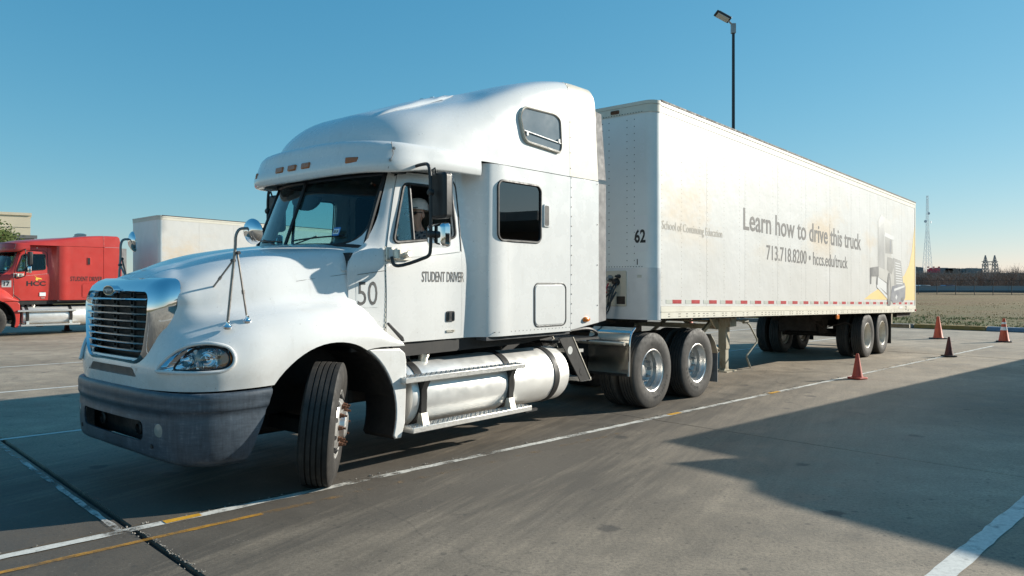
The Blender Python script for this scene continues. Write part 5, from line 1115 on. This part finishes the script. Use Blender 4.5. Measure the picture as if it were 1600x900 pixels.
# ------------------------------------------------------------------ trailers
def trailer(loc, heading, main=True):
    root = empty('box_trailer', loc, R(90)-heading)
    S0, S1, TW = -.152, 13.75, 1.3
    sl = lambda s: -.0216*(s-S0)
    ZB, ZTp = 1.24, 4.245
    B = lambda mb, name, mat, **k: mb.build(name, mat, root, **k)
    P = lambda s, t, z: (s, t, z+sl(s))
    rc = .15
    # side panels, one sheet each
    n = 10; w = (S1-.06-(S0+rc))/n; rv = MB()
    for sg in (1, -1):
        for k in range(n):
            a = S0+rc+k*w+.002; b = a+w-.004; m = MB()
            m.add([P(a, sg*(TW-.02), ZB+.17), P(b, sg*(TW-.02), ZB+.17), P(b, sg*(TW-.02), ZTp-.16), P(a, sg*(TW-.02), ZTp-.16), P(a, sg*TW, ZB+.17), P(b, sg*TW, ZB+.17), P(b, sg*TW, ZTp-.16), P(a, sg*TW, ZTp-.16)],
                  [(0, 3, 2, 1), (4, 5, 6, 7), (0, 1, 5, 4), (1, 2, 6, 5), (2, 3, 7, 6), (3, 0, 4, 7)]); B(m, 'side_panel', 'trailer_white', flat=True)
            if main and sg > 0:
                for q in (.012, .42, .83):
                    for i in range(40): 
                        s_ = a+.02+q*w; rv.lathe([(.006, 0), (.004, .0025)], P(s_, sg*TW, ZB+.25+i*.064), (0, sg, 0), 4)
        m = MB(); m.prism([(ZB+.1, 0)], lambda *a: (0, 0, 0), lambda *a: (0, 0, 0)) if False else None
        m = MB(); m.add([P(s, sg*t, z) for s in (S0+rc+.02, S1-.06) for t, z in ((TW-.04, ZB+.1), (TW-.025, ZB+.1), (TW-.025, ZTp-.1), (TW-.04, ZTp-.1))], [(0, 1, 2, 3), (4, 5, 6, 7), (0, 1, 5, 4), (1, 2, 6, 5), (2, 3, 7, 6), (3, 0, 4, 7)]); B(m, 'lining', 'rail_dark')
        # rails
        def rail(z0, z1, t1, mat, name, s0=S0+rc, s1=S1):
            m = MB(); m.add([P(s, sg*t, z) for s in (s0, s1) for t, z in ((TW-.05, z0), (t1, z0), (t1, z1), (TW-.05, z1))], [(0, 1, 2, 3), (4, 5, 6, 7), (0, 1, 5, 4), (1, 2, 6, 5), (2, 3, 7, 6), (3, 0, 4, 7)]); return B(m, name, mat)
        br = rail(ZB, ZB+.168, TW+.012, 'rail_cream', 'bottom_rail')
        if main:
            m = MB(); m.add([P(s, sg*t, z) for s in (S0+rc, S1) for t, z in ((TW+.012, ZB+.092), (TW+.018, ZB+.092), (TW+.018, ZB+.098), (TW+.012, ZB+.098))], [(0, 1, 2, 3), (4, 5, 6, 7), (0, 1, 5, 4), (1, 2, 6, 5), (2, 3, 7, 6), (3, 0, 4, 7)]); m.build('rail_ridge', 'rail_cream', br)
            m = MB(); rr = random.Random(9); s = S0+.35
            while s < S1-.1:
                for z in (.025, .062):
                    for ds in (0, .035): m.lathe([(.009, 0), (.009, .0015)], P(s+ds, sg*(TW+.012), ZB+z), (0, sg, 0), 5)
                s += rr.choice((.12, .15, .22, .3))
            o = m.build('rail_holes', 'axle_brown', br, flat=True); o['kind'] = 'stuff'
        rail(ZTp-.165, ZTp-.075, TW+.006, 'rail_cream', 'top_rail'); rail(ZTp-.072, ZTp-.022, TW+.014, 'rail_cream', 'top_rail'); rail(ZTp-.02, ZTp+.006, TW+.02, 'rail_dark', 'roof_edge')
        # conspicuity tape
        if main and sg > 0:
            for k in range(24):
                a = S0+.30+k*.5595
                for c, q0, q1 in (('tape_pale', 0, .18), ('tape_red', .18, .44)):
                    m = MB(); m.add([P(s, sg*t, z) for s in (a+q0+.002, a+q1) for t, z in ((TW, ZB+.208), (TW+.003, ZB+.208), (TW+.003, ZB+.262), (TW, ZB+.262))], [(0, 1, 2, 3), (4, 5, 6, 7), (0, 1, 5, 4), (1, 2, 6, 5), (2, 3, 7, 6), (3, 0, 4, 7)]); B(m, 'reflective_strip', c, flat=True)
        # rear corner post
        m = MB(); m.add([P(s, sg*t, z) for s in (S1-.055, S1+.01) for t, z in ((TW-.06, ZB+.01), (TW+.01, ZB+.01), (TW+.01, ZTp-.005), (TW-.06, ZTp-.005))], [(0, 1, 2, 3), (4, 5, 6, 7), (0, 1, 5, 4), (1, 2, 6, 5), (2, 3, 7, 6), (3, 0, 4, 7)]); B(m, 'corner_post', 'rail_cream', bev=.006)
    if main: o = B(rv, 'rivets', 'gear_beige', flat=True); o['kind'] = 'stuff'
    # front wall with rounded corners
    def front(z0, z1, d, mat, name, r=rc):
        o = [(S0-d+r-r*math.sin(a), TW+d-r+r*math.cos(a)) for a in np.linspace(0, math.pi/2, 9)]
        o = o+[(s, -t) for s, t in reversed(o)]; m = MB()
        m.grid(np.array([[P(s, t, z) for s, t in o] for z in (z0, z1)])); return B(m, name, mat, solid=.006, ang=50)
    front(ZB+.70, ZTp-.16, 0, 'front_sheet', 'front_wall'); front(ZB-.02, ZB+.70, .006, 'front_plate', 'front_lower_plate')
    front(ZTp-.168, ZTp-.06, .01, 'rail_cream', 'front_top_rail'); front(ZTp-.058, ZTp-.012, .016, 'rail_cream', 'front_top_rail')
    m = MB(); o = [(S0+rc-rc*math.sin(a), TW-rc+rc*math.cos(a)) for a in np.linspace(0, math.pi/2, 7)]; o = o+[(s, -t) for s, t in reversed(o)]+[(S1, -TW), (S1, TW)]
    m.prism(o, lambda s, t: P(s, t, ZTp-.03), lambda s, t: P(s, t, ZTp-.005)); B(m, 'roof', 'rail_dark')
    m = MB(); m.prism([(S0+.05, -1.25), (S0+.05, 1.25), (S1, 1.25), (S1, -1.25)], lambda s, t: P(s, t, ZB+.04), lambda s, t: P(s, t, ZB+.14)); B(m, 'floor', 'axle_brown')
    for t0, t1 in ((-1.24, -.005), (.005, 1.24)):
        m = MB(); m.add([P(s, t, z) for s in (S1-.05, S1) for t, z in ((t0, ZB+.12), (t1, ZB+.12), (t1, ZTp-.1), (t0, ZTp-.1))], [(0, 1, 2, 3), (4, 5, 6, 7), (0, 1, 5, 4), (1, 2, 6, 5), (2, 3, 7, 6), (3, 0, 4, 7)]); B(m, 'rear_door', 'trailer_white')
    for k in range(36):
        s = S0+.4+k*.372; m = MB(); m.add([P(s+ds, t, z) for ds in (0, .05) for t, z in ((-1.22, ZB-.03), (1.22, ZB-.03), (1.22, ZB+.04), (-1.22, ZB+.04))], [(0, 1, 2, 3), (4, 5, 6, 7), (0, 1, 5, 4), (1, 2, 6, 5), (2, 3, 7, 6), (3, 0, 4, 7)]); B(m, 'cross_member', 'axle_brown')
    B(MB().box((S0+.1, -.6, 1.16), (1.4, .6, 1.2)), 'king_pin_plate', 'axle_brown')
    if main:
        fr = lambda d: (lambda t, z: P(S0-d, t, z))
        # top marker lamp, connection box, decals
        m = MB(); m.prism(rrect(.60, ZTp-.135, .74, ZTp-.085, .015), fr(.012), fr(.03)); B(m, 'marker_lamp', 'rust', bev=.005)
        m = MB(); m.prism(rrect(.45, ZTp-.15, .78, ZTp-.07, .01), fr(.010), fr(.016)); B(m, 'lamp_plate', 'rail_cream')
        m = MB(); m.prism(rrect(.52, ZB+.16, .86, ZB+.66, .02), fr(.008), fr(.022)); cbx = B(m, 'connection_box', 'aged_white', bev=.006)
        for t, z, r_, mt in ((.60, ZB+.55, .05, 'steel'), (.70, ZB+.50, .055, 'axle_brown'), (.60, ZB+.40, .05, 'steel'), (.74, ZB+.58, .03, 'black_plastic')):
            m = MB(); m.lathe([(r_, 0), (r_, .03), (r_*.6, .06), (r_*.5, .09)], P(S0-.022, t, z), (-1, 0, 0), 14); m.build('coupling', mt, cbx)
        m = MB(); m.prism(rrect(.70, ZB+.19, .84, ZB+.30, .006), fr(.022), fr(.025)); m.build('warning_plate', 'axle_brown', cbx)
        for t, c in ((.6, 'tape_red'), (.7, 'black_plastic'), (.74, 'black_plastic')):
            m = MB(); m.tube([tuple(p) for p in spl([P(S0-.08, t, ZB+.48), P(S0-.18, t-.02, ZB+.3), P(S0-.2, t-.06, ZB+.1), P(S0-.35, t-.15, ZB-.08)], 5)], .012, 6); m.build('hose', c, cbx)
        cw = TW-rc  # decals bend round the corner
        def bend(d):
            def f(t, z):
                if t <= cw: return P(S0-d, t, z)
                a = (t-cw)/rc; return P(S0+rc-(rc+d)*math.cos(a), cw+(rc+d)*math.sin(a), z)
            return f
        m = MB(); m.grid(np.array([[bend(.0055)(t, z) for t in np.linspace(.97, 1.19, 9)] for z in (2.16, 2.66)])); B(m, 'number_sticker', 'white_sticker')
        text('fleet_number', '62', bend(.0075), 0.985, 1.16, 2.28, 2.47, 'black_ink', root, .03)
        text('fleet_mark', 'I', bend(.005), 1.02, 1.035, 1.98, 2.06, 'black_ink', root, .02)
        for i, ch in enumerate('R72003'): text('serial_number', ch, bend(.005), 1.07, 1.14, 3.97-i*.105, 4.045-i*.105, 'white_sticker', root, .02)
        m = MB(); m.prism([(1.03, 1.80), (1.10, 1.80), (1.10, 1.84), (1.03, 1.84)], bend(.0095), bend(.0105)); B(m, 'small_label', 'tape_pale')
        rvf = MB()
        for t in (.45, .56, .86, .98):
            for k in range(22): rvf.lathe([(.008, 0), (.005, .004)], P(S0-.004, t, ZB+.8+k*.098), (-1, 0, 0), 5)
        for k in range(30): rvf.lathe([(.008, 0), (.005, .004)], P(S0-.016, -.2+k*.045, ZTp-.155), (-1, 0, 0), 5); rvf.lathe([(.008, 0), (.005, .004)], P(S0-.01, -.2+k*.045, ZB+.715), (-1, 0, 0), 5)
        o = B(rvf, 'front_rivets', 'rail_dark', flat=True); o['kind'] = 'stuff'
        m = MB(); m.prism([(S0+rc+5*w-.004, ZB+.27), (S0+rc+5*w+.004, ZB+.27), (S0+rc+5*w+.004, 3.1), (S0+rc+5*w-.004, 3.1)], lambda s, z: P(s, TW, z), lambda s, z: P(s, TW+.0016, z)); B(m, 'panel_seam', 'grey_ink')
        # lettering on the side (flat print)
        sd = lambda d: (lambda s, z: P(s, TW+d, z))
        text('school_lettering', 'School of Continuing Education', sd(.003), .0+.04, 1.90, 2.44, 2.60, 'grey_ink_faded', root, .0)
        text('slogan', 'Learn how to drive this truck', sd(.003), 2.68, 8.92, 2.665, 3.03, 'grey_ink', root, .012)
        text('phone_lettering', '713.718.8200 • hccs.edu/truck', sd(.003), 3.62, 7.98, 2.215, 2.475, 'grey_ink', root, .006)
        text('mark', '2', sd(.016), 12.65, 12.8, ZB+.075, ZB+.17, 'grey_ink', root)
        # sun-bleached yellow corner
        yp = [(9.15, 1.56), (9.7, 1.70), (10.3, 1.82), (11.4, 1.98), (12.6, 2.2), (13.1, 2.5), (13.4, 2.9), (13.6, 3.4), (13.69, 3.6), (13.69, 1.56)]
        m = MB(); m.prism(yp, sd(.001), sd(.0022)); B(m, 'yellow_print', 'yellow_faded')
        # printed truck picture in greys
        def pic(pts, mat, d=.004): m = MB(); m.prism(pts, sd(d-.001), sd(d)); B(m, 'truck_print', mat)
        pic([(10.25, 1.9), (10.25, 3.45), (10.5, 3.62), (11.3, 3.5), (11.4, 2.6), (12.2, 2.5), (12.3, 2.0), (11.5, 1.75)], 'print_1')
        pic([(10.3, 2.35), (10.3, 3.3), (10.75, 3.45), (10.8, 2.3)], 'print_2', .005)
        pic([(10.85, 2.7), (10.85, 3.12), (11.45, 3.08), (11.5, 2.72)], 'print_3', .005); pic([(10.75, 3.12), (10.8, 3.22), (11.6, 3.16), (11.62, 3.06)], 'print_0', .006)
        pic([(9.6, 2.12), (9.6, 2.3), (10.3, 2.36), (10.3, 2.12), (9.72, 2.10), (9.7, 1.92), (9.6, 1.92)], 'print_4', .005)
        pic([(10.1, 1.95), (10.15, 2.12), (11.0, 1.98), (11.0, 1.65), (10.2, 1.82)], 'print_4', .006); pic([(10.2, 1.9), (10.22, 2.1), (10.95, 1.96), (10.95, 1.72)], 'print_0', .007); pic([(10.12, 1.86), (10.15, 1.92), (11.02, 1.66), (11.02, 1.58)], 'print_0', .008)
        pic([(11.55, 2.62), (12.25, 2.58), (12.5, 2.0), (12.45, 1.8), (11.7, 1.78)], 'print_2', .006)
        for k in range(9): pic([(11.72+k*.012, 2.52-k*.065), (12.22+k*.025, 2.5-k*.063), (12.22+k*.025, 2.475-k*.063), (11.72+k*.012, 2.492-k*.065)], 'print_0', .008)
        pic([(11.35, 1.72), (11.45, 1.9), (12.6, 2.02), (12.72, 1.9), (12.68, 1.62), (12.5, 1.52), (11.5, 1.48), (11.3, 1.58)], 'print_5', .007); pic([(11.62, 1.84), (12.62, 1.95), (12.62, 1.9), (11.62, 1.78)], 'print_0', .009)
        pic([(11.72, 1.62), (11.82, 1.70), (11.92, 1.64), (11.82, 1.56)], 'print_0', .009)
        pic([(11.17+.17*math.cos(a), 1.78+.46*math.sin(a)) for a in np.linspace(0, 2*math.pi, 24, endpoint=False)], 'print_4', .010); pic([(11.2+.08*math.cos(a), 1.82+.24*math.sin(a)) for a in np.linspace(0, 2*math.pi, 18, endpoint=False)], 'print_2', .011)
        pic([(11.0, 2.3), (11.05, 2.62), (11.5, 2.6), (11.6, 2.4), (11.4, 2.2)], 'print_3', .0065); pic([(11.25, 2.75), (11.25, 3.05), (11.35, 3.05), (11.35, 2.75)], 'print_5', .007)
        pic([(12.3, 1.55), (12.32, 1.62), (12.5, 1.64), (12.48, 1.52)], 'print_4', .012)
        m = MB(); m.prism(rrect(7.30, ZB-.11, 7.46, ZB-.01, .03), lambda s, z: P(s, TW-.03, z), lambda s, z: P(s, TW-.0, z)); B(m, 'side_lamp', 'amber', bev=.012)
        m = MB(); m.lathe([(.03, 0), (.028, .02), (0, .028)], P(S1-.06, TW+.012, ZB+.05), (0, 1, 0), 12); B(m, 'rear_marker', 'tape_red')
        m = MB(); m.lathe([(.028, 0), (.028, .004)], P(12.95, TW+.012, ZB+.05), (0, 1, 0), 12); B(m, 'drain_hole', 'mesh_black')
        m = MB(); m.prism(rrect(12.05, ZB+.1, 12.35, ZB+.145, .004), sd(.0185), sd(.0195)); B(m, 'small_label', 'white_sticker')
    # landing gear, wound up
    for sg in (1, -1):
        t = sg*.93; s = 2.74
        m = MB(); m.box((s-.075, t-.07, .62), (s+.075, t+.07, 1.2)); lg = B(m, 'landing_leg', 'gear_beige', bev=.01)
        m = MB(); m.box((s-.06, t-.055, .30), (s+.06, t+.055, .64)); m.build('inner_leg', 'gear_beige', lg, bev=.006)
        m = MB(); m.box((s-.19, t-.14, .245), (s+.19, t+.14, .265)); m.prism([(-.1, .265), (.1, .265), (.03, .33), (-.03, .33)], lambda x, z: (s+x, t-.05, z), lambda x, z: (s+x, t+.05, z)); m.build('foot_pad', 'gear_beige', lg)
        m = MB(); m.prism([(s-.42, 1.2), (s+.42, 1.2), (s+.32, 1.06), (s+.14, .95), (s-.14, .95), (s-.28, 1.06)], lambda x, z: (x, t-sg*.09, z), lambda x, z: (x, t-sg*.06, z)); m.build('gusset', 'gear_beige', lg)
        m = MB(); m.box((s-.12, t+sg*.07, 1.0), (s+.12, t+sg*.17, 1.17)); m.build('gear_box', 'gear_beige', lg, bev=.01)
        m = MB(); m.obox((s-.55, t-sg*.12, .92), (.95, .05, .06), (0, R(-28), 0)); m.obox((s+.02, t-sg*.45, .85), (.05, .9, .05), (R(-38)*sg, 0, 0)); m.build('brace', 'gear_beige', lg)
    m = MB(); m.box((2.70, -.93, .95), (2.78, .93, 1.03)); m.cyl((2.74, -1.0, 1.08), (2.74, 1.1, 1.08), .02); B(m, 'cross_shaft', 'gear_beige')
    m = MB(); m.tube([(2.84, 1.12, 1.10), (3.02, 1.2, 1.07), (3.10, 1.22, 1.02), (3.36, 1.24, .76), (3.36, 1.24, .72), (3.0, 1.22, .52), (2.99, 1.22, .47), (3.13, 1.22, .30)], .015, 7); m.lathe([(.035, -.05), (.035, .05)], (3.0, 1.19, 1.08), (1, .3, 0), 8); B(m, 'crank_handle', 'gear_beige')
    # tandem bogie
    for sg in (1, -1):
        for i, s in enumerate((9.62, 10.82)):
            wheel(root, (s, sg*1.13, .505), 'trailer', sg, .51, .27, spin=i); wheel(root, (s, sg*.80, .505), 'trailer', sg, .51, .27)
        m = MB(); m.box((8.3, sg*.42, .86), (12.2, sg*.5, 1.0)); B(m, 'bogie_rail', 'axle_brown')
        for s in (8.9, 10.22, 11.5):
            m = MB(); m.prism([(s-.22, .9), (s+.22, .9), (s+.08, .56), (s-.08, .56)], lambda x, z: (x, sg*.40, z), lambda x, z: (x, sg*.52, z)); B(m, 'spring_hanger', 'axle_brown')
        for s in (9.62, 10.82):
            m = MB(); m.tube([(s-.55, sg*.46, .62), (s-.25, sg*.46, .56), (s, sg*.46, .545), (s+.25, sg*.46, .56), (s+.55, sg*.46, .62)], .04, 6); B(m, 'leaf_spring', 'axle_brown')
            m = MB(); m.lathe([(.08, 0), (.09, .03), (.09, .16), (.07, .2)], (s-.3, sg*.3, .6), (-1, 0, .2), 14); B(m, 'brake_chamber', 'axle_brown')
        m = MB(); m.prism([(.7, .2), (1.24, .2), (1.24, .95), (.7, .95)], lambda t, z: (11.6, sg*t, z), lambda t, z: (11.612, sg*t, z)); B(m, 'mud_flap', 'black_frame')
    for s in (9.62, 10.82): B(MB().cyl((s, -1.0, .505), (s, 1.0, .505), .065), 'axle', 'axle_brown')
    for a_ in (8.5, 11.0): B(MB().box((a_, -.42, .62), (a_+.1, .42, .95)), 'bogie_cross', 'axle_brown')
    B(MB().cyl((8.75, -.3, .8), (8.75, .3, .8), .14), 'air_reservoir', 'axle_brown')
    m = MB(); m.tube([(8.3, .3, .95), (8.6, .6, .7), (9.1, .9, .82), (9.25, 1.12, .72)], .015, 6); m.tube([tuple(p) for p in spl([(8.6, 0, .9), (8.9, .3, .6), (9.2, .2, .85), (9.5, .3, .7)], 5)], .012, 5); B(m, 'brake_line', 'axle_brown')
    m = MB(); m.box((13.55, -1.2, .50), (13.65, 1.2, .60)); m.box((13.55, -.75, .55), (13.63, -.67, .98)); m.box((13.55, .67, .55), (13.63, .75, .98)); B(m, 'underride_guard', 'gear_beige')
    m = MB(); m.box((12.3, -1.2, .84), (13.7, -1.1, .96)); m.box((12.3, 1.1, .84), (13.7, 1.2, .93)); B(m, 'rear_sill', 'axle_brown')
    return root
simple('front_sheet', (.82, .83, .8), .45, 0, .05, 2, dirt=(.5, .48, .42), dirtamt=.3)
simple('front_plate', (.64, .66, .67), .4, .2, .08, 3, dirt=(.45, .4, .32), dirtamt=.4, dirtscale=5)
simple('grey_ink_faded', (.44, .39, .32), .6, 0, .2, 10)
def zc_(a, p):
    q = a.n('SeparateXYZ'); a.l(p, q.inputs[0]); return q.outputs[2]
def mk_fade(name, col, amt, top=False):
    a = N(name); p = a.pos(obj=True); f = a.noise(p, 2.5, 6, .7)
    c = a.mix(a.ramp(f, [(.35, (1-amt,)*3), (.7, (min(1, 1.15-amt),)*3)]), col, (.68, .66, .62)) if not top else a.mix(a.math('MINIMUM', 1., a.math('ADD', a.ramp(f, [(.3, (1-amt,)*3), (.72, (min(1, 1.3-amt),)*3)]), a.math('MAXIMUM', 0., a.math('MULTIPLY', a.math('SUBTRACT', zc_(a, p), 2.6), .7)))), col, (.68, .66, .62)); a.set(Base_Color=c, Roughness=.5); M[name] = a.m
mk_fade('yellow_faded', (.80, .54, .12), .85)
for i, (c, a_) in enumerate((((.6, .62, .64), .7), ((.34, .33, .30), .75), ((.17, .17, .17), .82), ((.10, .097, .09), .82), ((.03, .033, .04), .95), ((.09, .105, .15), .92))): mk_fade('print_%d' % i, c, a_, True)
R1 = trailer((1.063, 11.248, 0), T_A); tag(R1, 'long white box trailer lettered Learn how to drive this truck', 'trailer')
R2 = trailer((-13.83, 28.75, 0), RA, False); tag(R2, 'plain white box trailer behind the red truck', 'trailer')

# ------------------------------------------------------------------ driver
def skin_chain(paths, name, mat, parent, sub=2):
    """paths: list of [(point, radius)...]; first point of a path may equal an earlier point, which joins them"""
    vs = []; es = []; rs = []; key = {}
    for p in paths:
        prev = None
        for q, r in p:
            k = tuple(round(c, 4) for c in q)
            if k not in key: key[k] = len(vs); vs.append((q[0], -q[1], q[2])); rs.append(r)
            i = key[k]
            if prev is not None and prev != i: es.append((prev, i))
            prev = i
    me = bpy.data.meshes.new(name); me.from_pydata(vs, es, []); o = bpy.data.objects.new(name, me); link(o, parent)
    m = o.modifiers.new('skin', 'SKIN'); m.use_smooth_shade = True
    for i, r in enumerate(rs):
        d = me.skin_vertices[0].data[i]; d.radius = (r, r) if not isinstance(r, tuple) else r; d.use_root = (i == 0)
    s = o.modifiers.new('sub', 'SUBSURF'); s.levels = s.render_levels = sub
    bake(o); o.data.polygons.foreach_set('use_smooth', [True]*len(o.data.polygons)); o.data.materials.clear(); o.data.materials.append(M[mat]); return o
def driver(root_loc):
    r = empty('person', (0, 0, 0), 0); r.parent = None
    hip = (-3.80, .5, 1.74); ch = (-3.74, .5, 2.05); nk = (-3.76, .5, 2.25); nk2 = (-3.785, .5, 2.31)
    sL, sR = (-3.74, .69, 2.185), (-3.74, .31, 2.185)
    eL, wL = (-3.93, .80, 1.95), (-4.20, .70, 2.10); eR, wR = (-3.95, .22, 1.92), (-4.2, .32, 2.08)
    kL, kR = (-4.25, .62, 1.72), (-4.25, .38, 1.72)
    def hand(w, sg):
        pm = (w[0]-.07, w[1], w[2]+.03); out = [[(w, .028), (pm, .036)]]
        for k, (dy, l) in enumerate(((-.03, .06), (-.01, .07), (.012, .066), (.032, .052))):
            b = (pm[0]-.03, pm[1]+dy, pm[2]+.01); out.append([(pm, .036), (b, .013), (b[0]-.03, b[1], b[2]-.005), ][:2]+[((b[0]-.028, b[1], b[2]-.008), .0095), ((b[0]-.034, b[1], b[2]-.036), .009), ((b[0]-.018, b[1], b[2]-.05), .0085)])
        t0 = (pm[0]+.02, pm[1]-sg*.036, pm[2]-.01); out.append([(w, .028), (t0, .014), ((t0[0]-.035, t0[1]-sg*.012, t0[2]-.02), .0105), ((t0[0]-.06, t0[1], t0[2]-.03), .0095)])
        return out
    P = [[(hip, .17), (ch, (.15, .17)), (nk, .066), (nk2, .056)],
         [(ch, (.15, .17)), (sL, .075), (eL, .055), (wL, .028)], [(ch, (.15, .17)), (sR, .075), (eR, .055), (wR, .028)],
         [(hip, .17), (kL, .09), ((-4.3, .62, 1.3), .065)], [(hip, .17), (kR, .09), ((-4.3, .38, 1.3), .065)],
         [(nk2, .056), ((-3.825, .5, 2.365), (.07, .058)), ((-3.80, .5, 2.44), (.098, .078)), ((-3.79, .5, 2.52), (.082, .07)), ((-3.785, .5, 2.555), (.05, .045))]]
    P += hand(wL, 1)+hand(wR, -1)
    b = skin_chain(P, 'body', 'skin', r)
    b.data.materials.append(M['shirt_print']); b.data.materials.append(M['black_ink'])
    for f in b.data.polygons:
        c = f.center; z = c.z; t = -c.y
        if z < 2.27 and not (c.x < -3.98 and z > 1.9): f.material_index = 1 if (z > 1.74 and c.x > -4.02) else 2
    mb = MB(); mb.lathe([(.105, 0), (.106, .03), (.10, .07), (.075, .11), (.03, .128), (0, .13)], (-3.785, .5, 2.490), (.06, 0, 1), 20, False); mb.v = [((x+3.785)*1.1-3.785, y, z) for x, y, z in mb.v]; cp = mb.build('cap', 'cap_fabric', r)
    mb = MB(); pts = [(-3.86+.0, .5-.085), (-3.93, .5-.075), (-3.985, .5-.03), (-3.985, .5+.03), (-3.93, .5+.075), (-3.86, .5+.085)]; mb.prism(pts, lambda s, t: (s, t, 2.505-.15*(-3.86-s)), lambda s, t: (s, t, 2.513-.15*(-3.86-s))); mb.build('cap_brim', 'black_ink', cp)
    mb = MB(); mb.tube([(-3.885, .42, 2.450), (-3.895, .46, 2.445), (-3.90, .5, 2.460), (-3.895, .54, 2.445), (-3.885, .58, 2.450)], .017, 6); mb.tube([(-3.885, .585, 2.455), (-3.79, .585, 2.460)], .004, 5); mb.tube([(-3.885, .415, 2.455), (-3.79, .415, 2.460)], .004, 5); mb.build('sunglasses', 'black_ink', r)
    mb = MB(); mb.tube([(-3.885, .5, 2.450), (-3.915, .5, 2.412), (-3.89, .5, 2.400)], [.012, .018, .012], 8); mb.tube([(-3.885, .47, 2.365), (-3.893, .5, 2.363), (-3.885, .53, 2.365)], .008, 6); mb.build('face_features', 'skin', r)
    for sg in (1, -1): mb = MB(); mb.lathe([(.0, -.01), (.022, -.006), (.026, .004), (.012, .012), (0, .01)], (-3.785, .5+sg*.083, 2.435), (.2, sg, 0), 10, False); mb.v = [(x, y, (z-2.435)*1.35+2.435) for x, y, z in mb.v]; mb.build('ear', 'skin', r)
    return r
def mk_shirt():
    a = N('shirt_print'); p = a.pos(obj=True); v = a.n('TexVoronoi'); v.inputs['Scale'].default_value = 26; a.l(p, v.inputs['Vector'])
    a.set(Base_Color=a.ramp(v.outputs[0], [(.3, (.03, .035, .05)), (.5, (.22, .22, .23))]), Roughness=.85); M['shirt_print'] = a.m
mk_shirt()
D = driver(None); D.location = Vector(T1.location)+Vector((math.cos(T_A)*.13-math.sin(T_A)*.06, -math.sin(T_A)*.13-math.cos(T_A)*.06, 0)); D.rotation_euler = T1.rotation_euler
tag(D, 'driver in a light cap and patterned shirt at the wheel of the white truck', 'person')
